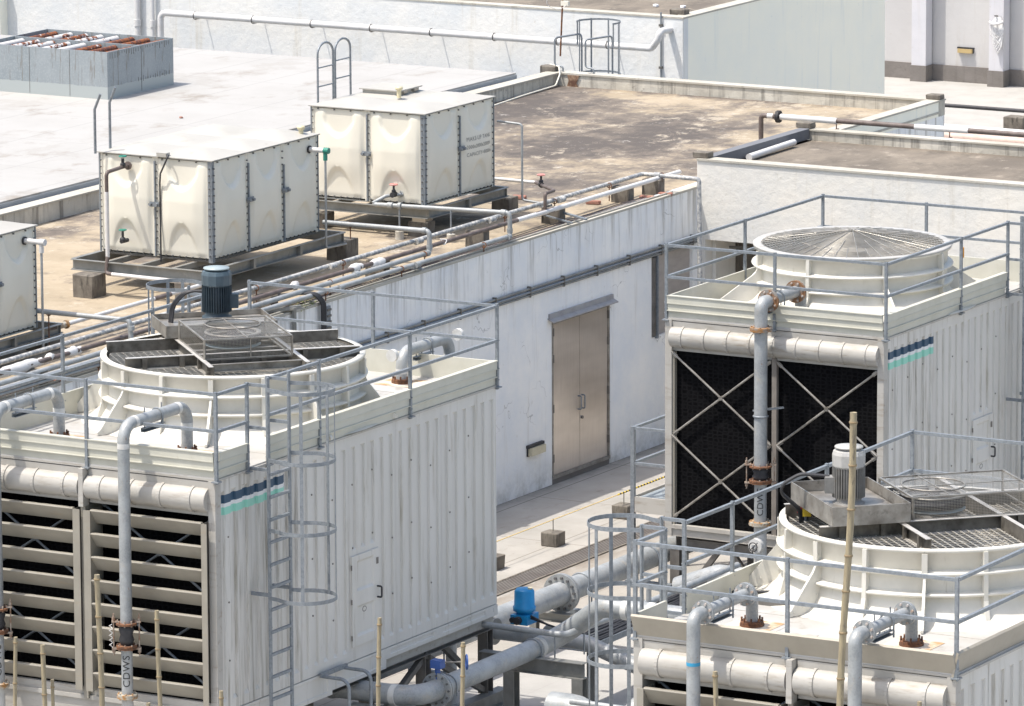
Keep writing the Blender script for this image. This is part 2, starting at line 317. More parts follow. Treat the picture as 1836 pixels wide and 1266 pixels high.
# ------------------------------------------------------------------ mesh builder
def V(*a): return Vector(a)
class MB:
    def __init__(s): s.v = []; s.f = []; s.sm = []; s.mi = []; s.cur = 0; s.two = False
    def add(s, vs, fs, smooth=False):
        b = len(s.v); s.v += [tuple(p) for p in vs]
        for f in fs: s.f.append([i+b for i in f]); s.sm.append(smooth); s.mi.append(s.cur)
        return s
    def box(s, x0, x1, y0, y1, z0, z1):
        return s.add([(x0, y0, z0), (x1, y0, z0), (x1, y1, z0), (x0, y1, z0), (x0, y0, z1), (x1, y0, z1), (x1, y1, z1), (x0, y1, z1)],
                     [(0, 3, 2, 1), (4, 5, 6, 7), (0, 1, 5, 4), (1, 2, 6, 5), (2, 3, 7, 6), (3, 0, 4, 7)])
    def obox(s, c, ux, uy, uz, hx, hy, hz):
        c = Vector(c); P = []
        for dz in (-1, 1):
            for dx, dy in ((-1, -1), (1, -1), (1, 1), (-1, 1)): P.append(c+ux*(dx*hx)+uy*(dy*hy)+uz*(dz*hz))
        return s.add(P, [(0, 3, 2, 1), (4, 5, 6, 7), (0, 1, 5, 4), (1, 2, 6, 5), (2, 3, 7, 6), (3, 0, 4, 7)])
    def beam(s, p0, p1, w, h, upv=(0, 0, 1)):
        p0, p1, upv = Vector(p0), Vector(p1), Vector(upv); d = (p1-p0); L = d.length; d.normalize()
        if abs(d.dot(upv)) > .97: upv = Vector((0, 1, 0)) if abs(d.y) < .9 else Vector((1, 0, 0))
        sd_ = d.cross(upv).normalized(); u = sd_.cross(d)
        return s.obox((p0+p1)/2, d, sd_, u, L/2, w/2, h/2)
    def channel(s, p0, p1, w, h, t=.008, side=1):     # C section: web and two flanges
        p0, p1 = Vector(p0), Vector(p1); d = (p1-p0); L = d.length; d.normalize(); u = Vector((0, 0, 1)); sd_ = d.cross(u).normalized()*side
        c = (p0+p1)/2
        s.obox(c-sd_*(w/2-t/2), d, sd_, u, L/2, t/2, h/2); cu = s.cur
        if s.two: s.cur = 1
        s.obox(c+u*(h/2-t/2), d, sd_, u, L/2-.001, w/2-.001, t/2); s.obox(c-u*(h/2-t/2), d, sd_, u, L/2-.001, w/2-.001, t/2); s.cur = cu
        return s
    def hbeam(s, p0, p1, w, h, t=.01, upv=(0, 0, 1)):
        p0, p1, upv = Vector(p0), Vector(p1), Vector(upv); d = (p1-p0); L = d.length; d.normalize()
        if abs(d.dot(upv)) > .97: upv = Vector((0, 1, 0))
        sd_ = d.cross(upv).normalized(); u = sd_.cross(d); c = (p0+p1)/2
        s.obox(c, d, sd_, u, L/2-.001, t/2, h/2-t)
        s.obox(c+u*(h/2-t/2), d, sd_, u, L/2, w/2, t/2); s.obox(c-u*(h/2-t/2), d, sd_, u, L/2, w/2, t/2)
        return s
    def tube(s, pts, r, n=10, closed=False, caps=True):
        P = [Vector(p) for p in pts]; k = len(P); rr = r if isinstance(r, (list, tuple)) else [r]*k
        T = []
        for i in range(k):
            a = P[i-1] if (i > 0 or closed) else P[i]; b = P[(i+1) % k] if (i < k-1 or closed) else P[i]
            T.append((b-a).normalized())
        nrm = T[0].orthogonal().normalized(); rings = []
        if abs(T[0].z) < .9: nrm = (Vector((0, 0, 1))-T[0]*T[0].z).normalized()
        prev = T[0]
        for i in range(k):
            q = prev.rotation_difference(T[i]); nrm = (q @ nrm); nrm = (nrm-T[i]*nrm.dot(T[i])).normalized(); prev = T[i]
            bn = T[i].cross(nrm)
            m = 1.0
            if 0 < i < k-1 and not closed:
                dd = (P[i]-P[i-1]).normalized(); m = 1/max(.5, dd.dot(T[i]))
            rings.append([P[i]+(nrm*math.cos(2*PI*j/n)+bn*math.sin(2*PI*j/n))*rr[i]*(m if m < 1.05 else 1.0) for j in range(n)])
        vs = [p for R in rings for p in R]; fs = []
        for i in range(k if closed else k-1):
            a = i*n; b = ((i+1) % k)*n
            for j in range(n): fs.append((a+j, a+(j+1) % n, b+(j+1) % n, b+j))
        s.add(vs, fs, True)
        if caps and not closed: s.add(rings[0], [tuple(range(n))[::-1]]); s.add(rings[-1], [tuple(range(n))])
        return s
    def cyl(s, p0, p1, r, n=16, r2=None, caps=True): return s.tube([p0, p1], [r, r if r2 is None else r2], n, caps=caps)
    def lathe(s, c, prof, n=32, a0=0, a1=2*PI, smooth=True):
        c = Vector(c); full = abs(a1-a0-2*PI) < 1e-6; m = n if full else n+1; vs = []; fs = []
        for i in range(m):
            a = a0+(a1-a0)*i/n
            for r, z in prof: vs.append(c+Vector((r*math.cos(a), r*math.sin(a), z)))
        k = len(prof)
        for i in range(n):
            i2 = (i+1) % m
            for j in range(k-1): fs.append((i*k+j, i2*k+j, i2*k+j+1, i*k+j+1))
        return s.add(vs, fs, smooth)
    def prism(s, poly, fn, a, b):        # fn(u,v,t) -> 3d
        n = len(poly)
        vs = [fn(u, v, a) for u, v in poly]+[fn(u, v, b) for u, v in poly]
        return s.add(vs, [tuple(range(n))[::-1], tuple(range(n, 2*n))]+[(i, (i+1) % n, n+(i+1) % n, n+i) for i in range(n)])
    def ball(s, c, r, n=8):
        prof = [(r*math.sin(PI*i/n)+1e-5, -r*math.cos(PI*i/n)) for i in range(n+1)]
        return s.lathe(c, prof, n*2)
    def build(s, name, mat, parent=None):
        me = bpy.data.meshes.new(name); off = Vector((0, 0, 0)); p = parent
        while p is not None: off += p.location; p = p.parent
        me.from_pydata([tuple(Vector(v)-off) for v in s.v], [], s.f); me.update()
        me.polygons.foreach_set('use_smooth', s.sm)
        bm = bmesh.new(); bm.from_mesh(me); bmesh.ops.recalc_face_normals(bm, faces=bm.faces); bm.to_mesh(me); bm.free()
        for m_ in (mat if isinstance(mat, (list, tuple)) else [mat]): me.materials.append(m_)
        if any(s.mi): me.polygons.foreach_set('material_index', s.mi)
        o = bpy.data.objects.new(name, me); sc.collection.objects.link(o)
        if parent is not None: o.parent = parent
        return o
    def m(s, i): s.cur = i; return s
    def clusters(s, tol=.004):      # faces grouped by connected or touching pieces
        n = len(s.v); par = list(range(n))
        def find(a):
            while par[a] != a: par[a] = par[par[a]]; a = par[a]
            return a
        for f in s.f:
            a = find(f[0])
            for i in f[1:]:
                b = find(i)
                if a != b: par[b] = a
        comp = {}
        for i, v in enumerate(s.v):
            r = find(i); c = comp.get(r)
            if c is None: comp[r] = [v[0], v[1], v[2], v[0], v[1], v[2]]
            else:
                for k in range(3): c[k] = min(c[k], v[k]); c[k+3] = max(c[k+3], v[k])
        keys = list(comp); grp = {k: k for k in keys}
        def gf(a):
            while grp[a] != a: grp[a] = grp[grp[a]]; a = grp[a]
            return a
        for i, a in enumerate(keys):
            A = comp[a]
            for b in keys[i+1:]:
                B = comp[b]
                if all(A[k] <= B[k+3]+tol and B[k] <= A[k+3]+tol for k in range(3)):
                    ra, rb = gf(a), gf(b)
                    if ra != rb: grp[rb] = ra
        out = {}
        for fi, f in enumerate(s.f): out.setdefault(gf(find(f[0])), []).append(fi)
        return list(out.values())
    def split(s, name, mat, parent=None):       # one object for each separate piece
        res = []
        for fl in s.clusters():
            q = MB(); mp = {}
            for fi in fl:
                g = []
                for i in s.f[fi]:
                    if i not in mp: mp[i] = len(q.v); q.v.append(s.v[i])
                    g.append(mp[i])
                q.f.append(g); q.sm.append(s.sm[fi]); q.mi.append(s.mi[fi])
            res.append(q.build(name, mat, parent))
        return res[0] if res else None
def tag(o, label=None, cat=None, group=None, kind=None):
    if label: o['label'] = label
    if cat: o['category'] = cat
    if group: o['group'] = group
    if kind: o['kind'] = kind
    return o
def thing(name, loc, label, cat, group=None):
    o = bpy.data.objects.new(name, None); o.empty_display_size = .2; sc.collection.objects.link(o); o.location = loc
    return tag(o, label, cat, group)
def dup(o, loc=None, parent=None, label=None):
    c = o.copy(); sc.collection.objects.link(c); c.parent = parent
    if loc is not None: c.location = loc
    if label: c['label'] = label
    for ch in [x for x in SRC.get(o.name, list(o.children))]: dup(ch, None, c)
    return c
SRC = {}
def fillet(pts, r, n=6):
    P = [Vector(p) for p in pts]; out = [P[0]]
    for i in range(1, len(P)-1):
        a = (P[i-1]-P[i]); b = (P[i+1]-P[i]); la, lb = a.length, b.length; a.normalize(); b.normalize()
        ang = a.angle(b)
        if ang > 3.1: out.append(P[i]); continue
        t = min(r/math.tan(ang/2), la*.49, lb*.49); rr = t*math.tan(ang/2)
        c = P[i]+(a+b).normalized()*(rr/math.sin(ang/2)); s0 = P[i]+a*t-c; s1 = P[i]+b*t-c; tot = s0.angle(s1); ax = s0.cross(s1).normalized()
        for j in range(n+1): out.append(c+Matrix.Rotation(tot*j/n, 3, ax) @ s0)
    out.append(P[-1]); return out
def flange(mb, c, d, r, t=.018, n=20):
    c, d = Vector(c), Vector(d).normalized(); mb.cyl(c-d*t/2, c+d*t/2, r, n); return mb
def bolts(mb, c, d, r, k=8, br=.011, L=.05, ph=0):
    c, d = Vector(c), Vector(d).normalized(); u = d.orthogonal().normalized(); v = d.cross(u)
    for i in range(k):
        a = 2*PI*(i+.5)/k+ph; p = c+(u*math.cos(a)+v*math.sin(a))*r; mb.cyl(p-d*L/2, p+d*L/2, br, 6)
    return mb
def text(body, size, name, mat, parent, M4, wrap=None, spacing=1.0, ext=0.0):
    cu = bpy.data.curves.new(name, 'FONT'); cu.body = body; cu.size = size; cu.align_x = 'LEFT'; cu.space_character = spacing; cu.resolution_u = 3; cu.extrude = ext
    to = bpy.data.objects.new(name+'_src', cu); sc.collection.objects.link(to)
    dg = bpy.context.evaluated_depsgraph_get(); me = bpy.data.meshes.new_from_object(to.evaluated_get(dg)); bpy.data.objects.remove(to)
    bm = bmesh.new(); bm.from_mesh(me); bmesh.ops.triangulate(bm, faces=bm.faces)
    if wrap: bmesh.ops.subdivide_edges(bm, edges=[e for e in bm.edges if e.calc_length() > .02], cuts=2)
    for v in bm.verts: v.co = wrap(v.co) if wrap else (M4 @ v.co)
    bm.to_mesh(me); bm.free(); off = Vector((0, 0, 0)); p = parent
    while p is not None: off += p.location; p = p.parent
    me.transform(Matrix.Translation(-off)); me.materials.clear(); me.materials.append(mat)
    o = bpy.data.objects.new(name, me); sc.collection.objects.link(o); o.parent = parent; return o
X, Y, Z = V(1, 0, 0), V(0, 1, 0), V(0, 0, 1)
G0 = -.08
def zr(y): return 3.62+.0045*(y+15)          # the tank roof falls slightly towards the south
# ================================================================== SETTING
g = MB().add([(-400, -400, G0), (400, -400, G0), (400, 500, G0), (-400, 500, G0)], [(0, 1, 2, 3)]).build('ground', GROUND); tag(g, kind='structure')
dr = thing('drain_channel', (2.72, -8, G0), 'long dark perforated drain cover running along the concrete alley', 'drain cover')
MB().box(2.55, 2.9, -16, 4.3, G0+.004, G0+.012).build('grating', GRATE, dr)
MB().box(2.515, 2.55, -16, 4.3, G0+.003, G0+.018).box(2.9, 2.935, -16, 4.3, G0+.003, G0+.018).build('frame', PLINTH, dr)
# ---------------------------------------------------------------- plant room with the tank roof
ph = thing('plant_room', (-3.6, -2, G0), 'low white painted plant room with steel double door and sandy flat roof carrying the cream tanks', 'building')
ROOFT = lambda y: zr(y)+.035
def wseg(mb, y0, y1, z0=None, z1=None, xa=-.2, xb=0):
    a0 = G0-.3 if z0 is None else z0
    pts = [(y0, a0), (y1, a0), (y1, ROOFT(y1) if z1 is None else z1), (y0, ROOFT(y0) if z1 is None else z1)]
    mb.prism(pts, lambda u, v, t: V(t, u, v), xa, xb)
wm = MB()
wseg(wm, -26, 0); wseg(wm, 0, 1.77, 2.37); wseg(wm, 1.77, 3.12); wseg(wm, 3.12, 4.45, 2.87); wseg(wm, 3.12, 4.45, None, 1.62); wseg(wm, 4.45, 8.3); wseg(wm, 8.3, 13.4, None, 3.70)
wm.build('wall', WALL, ph)
MB().box(-7.45, -.2, -26, -25.8, G0, 3.55).box(-7.45, -.2, 13.2, 13.4, G0, 3.6).split('end_wall', WALLW, ph)
mb = MB(); mb.prism([(-26, 3.3), (13.2, 3.3), (13.2, zr(13.2)), (-26, zr(-26))], lambda u, v, t: V(t, u, v), -7.4, -.2)
ro = mb.build('roof', SAND, ph)
lip = MB(); lip.prism([(-26, ROOFT(-26)-.03), (13.2, ROOFT(13.2)-.03), (13.2, ROOFT(13.2)+.004), (-26, ROOFT(-26)+.004)], lambda u, v, t: V(t, u, v), -.10, .012)
lip.build('edge_trim', CAPW, ph)
# parapets round the north and west sides, with coping
pz = 3.975
MB().box(-7.4, 0, 13.2, 13.42, 3.701, pz-.03).build('parapet', KERB, ph)
MB().box(-7.42, .01, 13.18, 13.44, pz-.03, pz).build('coping', CAPW, ph)
MB().box(-7.42, -7.2, -26, 13.18, 3.4, pz-.03).build('parapet', KERB, ph)
MB().box(-7.44, -7.18, -26, 13.18, pz-.03, pz-.002).build('coping', CAPW, ph)
MB().box(-.2, .0, 8.32, 13.18, 3.701, pz-.03).build('parapet', WALLB, ph)
MB().box(-.22, .01, 8.32, 13.18, pz-.03, pz).build('coping', CAPW, ph)
MB().box(-.08, -.05, 3.12, 4.45, 1.62, 2.87).build('infill_board', M('infill_grey_brown', C(.40, .36, .33), C(.34, .31, .28), 4, stretch=(1, 1, 3), rough=.8), ph)
MB().box(-.06, .03, 3.12, 3.20, 1.64, 2.85).build('window_frame', STEEL, ph)
MB().box(-.045, .05, 3.22, 3.26, 1.60, 2.88).build('window_frame', GALV, ph)
# double door
fr = MB().box(-.06, .012, 0.0, .035, 0.02, 2.37).box(-.06, .012, 1.735, 1.77, 0.02, 2.37).box(-.06, .012, .035, 1.735, 2.33, 2.37)
fr.build('door_frame', STAIN, ph)
MB().box(-.1, .0, 0, 1.77, G0-.1, .03).build('threshold', SKIRT, ph)
for i, (a, b) in enumerate(((.04, .868), (.878, 1.73))):
    lf = MB().box(-.05, -.012, a, b, .04, 2.325).build('door_leaf', DOOR, ph)
    hy = .82 if i == 0 else .93
    h = MB(); h.tube(fillet([(-.012, hy, .92), (.045, hy, .92), (.045, hy, 1.12), (-.012, hy, 1.12)], .02), .011, 8)
    h.build('handle', GALV, lf)
    hg = MB()
    for z in (.25, 1.0, 1.75, 2.15): hg.box(-.015, .018, (a-.02 if i == 0 else b-.005), (a+.005 if i == 0 else b+.02), z, z+.12)
    hg.split('hinge', STEEL, lf)
MB().cyl((-.02, .93, .78), (.012, .93, .78), .025, 12).build('lock', STEEL, ph)
MB().box(-.0, .02, 0, 1.77, .0, .05).build('kick_plate', STAIN, ph)
cn = MB().box(.0, .03, -.1, 1.86, 2.42, 2.50); cn.prism([(.0, 2.42), (.10, 2.375), (.10, 2.392), (.0, 2.44)], lambda u, v, t: V(u, t, v), -.12, 1.88)
cn.build('door_canopy', M('canopy_grey', C(.36, .35, .35), C(.28, .27, .27), 6, rough=.6), ph)
# ---------------------------------------------------------------- annex (raised roof on the right)
an = thing('annex', (6, 6.4, G0), 'cream rendered annex with brown sunken roof behind the single wire topped cooling tower', 'building')
MB().box(0.0, 14, 4.6, 4.82, 2.93, 4.15).build('wall', WALLC, an)
MB().box(0.0, .14, 4.6, 4.82, G0, 2.93).box(0, .2, 4.84, 8.1, G0, 4.0).split('side_wall', WALLC, an)
MB().box(.2, 14, 5.5, 5.6, G0, 3.6).build('recess_wall', BOARD, an)
MB().box(0.17, 14, 8.13, 8.29, G0, 3.99).build('rear_wall', WALLB, an)
MB().box(.0, 14, 4.58, 4.84, 4.15, 4.18).build('coping', CAPW, an)
MB().box(0.02, 14, 4.84, 8.12, 3.7, 4.0).build('roof', BROWN, an)
MB().box(-.02, .16, 4.84, 8.3, 4.02, 4.185).build('parapet', KERBG, an)
MB().box(.16, 14, 8.12, 8.3, 4.0, 4.15).build('parapet', KERB, an)
MB().box(.16, 14, 8.10, 8.32, 4.15, 4.175).build('coping', CAPW, an)
bd = MB()
for i in range(26):
    x = .25+i*.27; bd.box(x, x+.012+.02*random.random(), 5.47, 5.5, 1.2, 3.4)
bd.split('batten', BOARD, an)
MB().beam((.3, 5.3, 2.88), (5, 5.3, 2.88), .05, .06).beam((.3, 5.1, 2.75), (2.5, 5.4, 2.8), .03, .04).split('cross_bar', STEEL, an)
# ---------------------------------------------------------------- white roof on the left
wr = thing('white_roof_building', (-15, 0, G0), 'broad building with a bright white membrane flat roof carrying the grey duct box', 'building')
MB().box(-45, -7.58, -30, 12.3, G0, 3.93).build('wall', WALLW, wr)
MB().box(-45, -7.55, -30, 12.33, 3.90, 4.05).build('roof', WHITER, wr)
MB().box(-7.552, -7.535, -30, 12.34, 3.86, 4.02).build('fascia', M('fascia_grey', C(.42, .44, .46), C(.36, .38, .40), 2, rough=.5), wr)
# ---------------------------------------------------------------- rear block with the long white pipe
rb = thing('rear_block', (-14, 20, G0), 'rear white rendered block with brown roof and long white pipe across its face', 'building')
MB().box(-45, -6.7, 16.8, 17.0, G0, 4.50).build('wall', WALLW, rb)
MB().box(-6.9, -6.7, 17.0, 24.9, G0, 4.50).build('side_wall', WALLB, rb)
MB().box(-45, -6.9, 17.0, 24.9, 3.9, 4.42).build('roof', BROWN, rb)
MB().box(-45, -6.69, 16.79, 17.05, 4.50, 4.53).box(-6.95, -6.69, 17.05, 24.9, 4.50, 4.53).build('coping', CAPW, rb)
MB().box(-21.45, -21.0, 16.55, 16.8, 4.05-4.1, 4.5).build('pilaster', WALLB, rb)
MB().cyl((-21.22, 16.5, G0), (-21.22, 16.5, 4.5), .03, 8).build('conduit', BPIPE, rb)
# ---------------------------------------------------------------- far wall
fw_ = thing('far_building', (-8, 41.5, G0), 'distant lilac grey wall with pilasters and dark skirting beyond the pale yard', 'building')
MB().box(-40, 20, 41.2, 41.5, G0, 7).build('wall', WALLF, fw_)
MB().box(-40, 20, 41.16, 41.2, G0, .27).build('skirting', SKIRT, fw_)
for i, x in enumerate((-18.5, -13.82, -11.98, -8, -4)):
    pl_ = MB().box(x, x+.34, 40.85, 41.16, .27, 7).build('pilaster', wallmat('pilaster_paint', C(.62, .61, .63), C(.55, .55, .58), C(.45, .42, .38), .4, bump=.2), fw_)
    MB().box(x-.02, x+.36, 40.82, 41.155, G0, .27).build('skirting', SKIRT, pl_)
MB().box(-7.195, -7.176, 8.9, 9.15, 3.74, 3.86).build('drain_opening', INTER, ph)
MB().prism([(-7.03, 3.73), (-6.80, 3.73), (-6.84, 3.82), (-6.78, 3.945), (-7.02, 3.945), (-6.99, 3.85)], lambda u, v, t: V(u, t, v), 13.172, 13.179).build('rust_streak', M('rust_stain', C(.30, .20, .13), C(.11, .055, .035), 9, .42, .6, rough=.9), ph)
t = thing('leaf_litter', (-7.0, 9.2, 3.7), 'dark leaf litter gathered by the drain hole in the left roof parapet', 'litter'); q = MB(); random.seed(12)
for i in range(420):
    p = V(-7.15+abs(random.gauss(0, .22)), 9.2+random.gauss(0, .55), 3.735+random.uniform(0, .02)); a = random.uniform(0, 6.28); s_ = random.uniform(.012, .035)
    q.add([p, p+V(s_*math.cos(a), s_*math.sin(a), .01), p+V(-s_*math.sin(a), s_*math.cos(a), .02*random.random())], [(0, 1, 2)])
o_ = q.build('leaves', BROWN, t); o_['kind'] = 'stuff'
# corner blocks on the parapets
def block(name, c, s, mat, label, cat='concrete block', group=None, bev=.012, rz=0):
    o = thing(name, (c[0], c[1], c[2]), label, cat, group)
    return o
def cblock(x, y, z, sx, sy, sz, label, mat=PLINTH, name='concrete_block', cat='concrete block', group=None, rz=0):
    bm = bmesh.new(); bmesh.ops.create_cube(bm, size=1)
    for v in bm.verts: v.co = Vector((v.co.x*sx, v.co.y*sy, (v.co.z+.5)*sz))
    bmesh.ops.bevel(bm, geom=bm.edges, offset=.012, segments=1, affect='EDGES')
    for v in bm.verts: v.co += Vector((random.uniform(-.006, .006), random.uniform(-.006, .006), random.uniform(-.004, .004) if v.co.z > .05 else 0))
    bmesh.ops.rotate(bm, verts=bm.verts, matrix=Matrix.Rotation(rz, 3, 'Z'))
    me = bpy.data.meshes.new(name); bm.to_mesh(me); bm.free(); me.materials.append(mat)
    o = bpy.data.objects.new(name, me); sc.collection.objects.link(o); o.location = (x, y, z); return tag(o, label, cat, group)
GB = 'dark corner blocks on the parapets'
cblock(.04, 4.72, 4.18, .26, .2, .09, 'dark block on the front left corner of the annex parapet', group=GB)
cblock(.04, 8.22, 4.18, .26, .2, .09, 'dark block on the rear left corner of the annex parapet', group=GB)
cblock(-.12, 13.3, pz, .26, .2, .08, 'dark block on the far right corner of the tank roof parapet', group=GB)
cblock(-7.42, 13.3, pz-.05, .3, .2, .14, 'dark block with pale hose at the far left corner of the tank roof', group=GB)
cblock(-6.98, 17.2, 4.50, .30, .2, .12, 'dark block on the corner of the rear block roof', group=GB)
for k, (x, y, sx) in enumerate(((-7.9, 20.5, .16), (-8.2, 18.6, .08), (-7.7, 18.7, .08))):
    cblock(x, y, 4.42, sx, .1, .05, ['largest white scrap lying on the rear block roof', 'left small white scrap on the rear block roof', 'right small white scrap on the rear block roof near its corner block'][k], LABELW, 'litter', 'litter', 'scraps on the rear roof')
# ---------------------------------------------------------------- long white pipe on the rear block and downpipes
wp = thing('wall_pipe', (-12, 16.6, 3.9), 'long thick white pipe running level across the rear white wall', 'pipe')
zp = 4.02
pts = fillet([(-17.35, 16.42, 2.5), (-17.35, 16.42, 4.02), (-17.1, 16.42, 4.02), (-7.12, 16.42, 4.00), (-6.96, 16.36, 4.17), (-6.92, 16.36, 4.32), (-6.95, 16.82, 4.30)], .12)
MB().tube(pts, .06, 14).build('pipe', WPIPE, wp)
cl = MB()
for x in (-16.6, -15.35, -14.1, -12.85, -11.6, -10.3, -9.0, -8.0):
    cl.tube([(x, 16.42+.068*math.cos(a), 4.01+.068*math.sin(a)) for a in [2*PI*i/14 for i in range(14)]], .009, 5, closed=True)
    cl.cyl((x, 16.42, 3.94), (x, 16.8, 3.94), .010, 6)
cl.split('bracket', STEEL, wp)
for x, r_, lb in ((-18.05, .055, 'left white downpipe on the rear white wall'), (-17.72, .04, 'thinner white downpipe beside the left one on the rear wall')):
    t = thing('downpipe', (x, 16.7, 3), lb, 'downpipe'); MB().cyl((x, 16.72, 2), (x, 16.72, 5.2), r_, 12).build('pipe', WPIPE, t)
    MB().cyl((x, 16.72, 3.7), (x, 16.72, 3.82), r_+.015, 12).build('collar', WPIPE, t)
t = thing('conduit_pipe', (-7.12, 16.76, 3), 'thin grey vertical conduit below the raised end of the long white pipe', 'conduit')
MB().cyl((-7.12, 16.77, 2), (-7.12, 16.77, 4.6), .016, 8).build('pipe', GALV, t); MB().box(-7.15, -7.09, 16.74, 16.8, 3.6, 3.64).box(-7.15, -7.09, 16.74, 16.8, 4.35, 4.39).build('clip', STEEL, t)
# rusty mast with a small box and hose, at the roof corner
t = thing('mast', (-7.36, 13.6, 3.9), 'rusty thin mast with a small cream junction box at the far roof corner', 'mast')
MB().tube([(-7.36, 13.55, 4.2), (-7.30, 13.55, 5.4)], .016, 8).build('pole', RUST, t)
MB().box(-7.32, -7.18, 13.5, 13.56, 5.08, 5.16).build('junction_box', TANK, t)
MB().tube(fillet([(-7.42, 13.3, 5.4), (-7.5, 13.3, 5.1), (-7.36, 13.5, 5.0), (-7.2, 13.5, 5.1)], .1), .006, 6).build('cable', ROPE, t)
t = thing('hose', (-7.3, 13.1, 3.9), 'pale hose hanging over the corner of the tank roof', 'hose')
MB().tube(fillet([(-7.5, 13.45, 4.06), (-7.2, 13.22, 4.07), (-7.12, 13.1, 3.95), (-7.12, 12.95, 3.78), (-7.1, 11.8, 3.76), (-7.02, 10.6, 3.74)], .12), .014, 8).build('tube', TANK, t)
# caged ladder at the far side of the tank roof
t = thing('roof_ladder', (-6.9, 13.6, 3.9), 'pale grey caged roof ladder rising behind the far parapet', 'ladder')
lm = MB(); hl = MB(); sr = MB()
ly = 13.75
for x in (-7.05, -6.45):
    lm.tube(fillet([(x-.12, 13.3, pz), (x-.12, 13.3, 4.06), (x-.28, 13.3, 4.08), (x-.28, 13.3, 4.55), (x-.02, ly, 4.58), (x, ly, 4.5), (x, ly, 2.5)], .05), .017, 8)
lm.split('handrail', GALV, t)
def arc(cx, cy, z, r, a0, a1, n=18): return [(cx+r*math.cos(a0+(a1-a0)*i/n), cy+r*math.sin(a0+(a1-a0)*i/n), z) for i in range(n+1)]
def strap(mb, P, w_=.03, t_=.006):      # bent flat bar, one connected ribbon
    P = [Vector(p) for p in P]; vs = []; n = len(P)
    for i, p in enumerate(P):
        d = (P[min(i+1, n-1)]-P[max(i-1, 0)]).normalized(); o_ = Vector((d.y, -d.x, 0)).normalized()*t_/2
        vs += [p+o_-Z*w_/2, p+o_+Z*w_/2, p-o_+Z*w_/2, p-o_-Z*w_/2]
    fs = [(4*i+j, 4*i+(j+1) % 4, 4*i+4+(j+1) % 4, 4*i+4+j) for i in range(n-1) for j in range(4)]+[(0, 1, 2, 3), (4*n-4, 4*n-3, 4*n-2, 4*n-1)]
    mb.add(vs, fs)
for z in (4.80, 3.9): strap(hl, arc(-6.75, ly+.05, z, .38, -.35, PI+.35))
hl.split('cage_hoop', GALV, t)
for a in (.05, .8, 1.6, 2.4, 3.1): sr.beam((-6.75+.38*math.cos(a), ly+.05+.38*math.sin(a), 2.6), (-6.75+.38*math.cos(a), ly+.05+.38*math.sin(a), 4.82), .03, .006, (math.cos(a), math.sin(a), 0))
for x in (-7.1, -6.4): sr.beam((x, ly-.06, 4.4), (x, ly-.06, 4.81), .02, .02)
sr.split('cage_strap', GALV, t)
# rope bundle and lights
t = thing('rope_bundle', (-11.78, 40.7, .7), 'white rope bundle hanging on a distant pilaster', 'rope')
rm = MB(); random.seed(3)
for i in range(16):
    a = random.uniform(-.12, .12); L = random.uniform(.35, .75); sw = random.uniform(.03, .12); x0 = -11.75+a*.4; zt = 1.42+random.uniform(-.03, .03)
    rm.tube([(x0-sw*.3, 40.8, zt), (x0-sw, 40.74, zt-.3*L), (x0-sw*.9, 40.72, zt-.8*L), (x0+a*.1, 40.72, zt-L), (x0+sw*.8, 40.73, zt-.8*L), (x0+sw, 40.76, zt-.3*L), (x0+sw*.3, 40.8, zt)], .016, 6)
rm.tube([(-11.9, 40.7, 1.34), (-11.8, 40.66, 1.3), (-11.65, 40.66, 1.33), (-11.58, 40.7, 1.36)], .03, 8)
rm.build('rope', ROPE, t)
MB().cyl((-11.78, 40.85, 1.46), (-11.78, 40.7, 1.48), .015, 8).build('hook', STEEL, t)
def bulkhead(c, ax, nrm, w_, h_, mat, label):
    t = thing('bulkhead_light', c, label, 'wall light'); c = Vector(c)
    MB().obox(c+nrm*.02+Z*(h_*.42), ax, nrm, Z, w_/2+.015, .03, h_*.14).obox(c+nrm*.012, ax, nrm, Z, w_/2, .012, h_/2).build('housing', BLACK, t)
    m = MB(); m.obox(c+nrm*.055-Z*.01, ax, nrm, Z, w_/2-.012, .035, h_*.36); m.build('diffuser', mat, t)
bulkhead((-12.68, 41.2, .62), X, -Y, .36, .12, AMBER, 'amber bulkhead light on the distant lilac wall')
bulkhead((0.0, -.55, .56), Y, X, .44, .16, GLASS, 'cream bulkhead light on the white wall left of the steel door')
# surface conduits along the door wall
cg = 'conduits running along the door wall'
for i, (dx, z, r_, m_) in enumerate(((.035, 2.995, .020, BEAMG), (.038, 2.945, .023, GALV), (.035, 2.895, .018, BEAMG))):
    t = thing('wall_conduit', (dx, -1, z), ['uppermost', 'middle', 'lowest'][i]+' of three parallel conduits clipped along the white door wall', 'conduit', cg)
    MB().cyl((dx, -22, z-.07), (dx, 4.55, z), r_, 8).build('pipe', m_, t)
t = thing('cable_rail', (.01, -1, 2.94), 'dark clip rails holding the conduits on the door wall', 'clips')
q = MB()
for y in [-14+1.02*i for i in range(19)]: q.box(.0, .06, y, y+.03, 2.87-.0026*(4.5-y), 3.03-.0026*(4.5-y))
q.split('clip', STEEL, t)
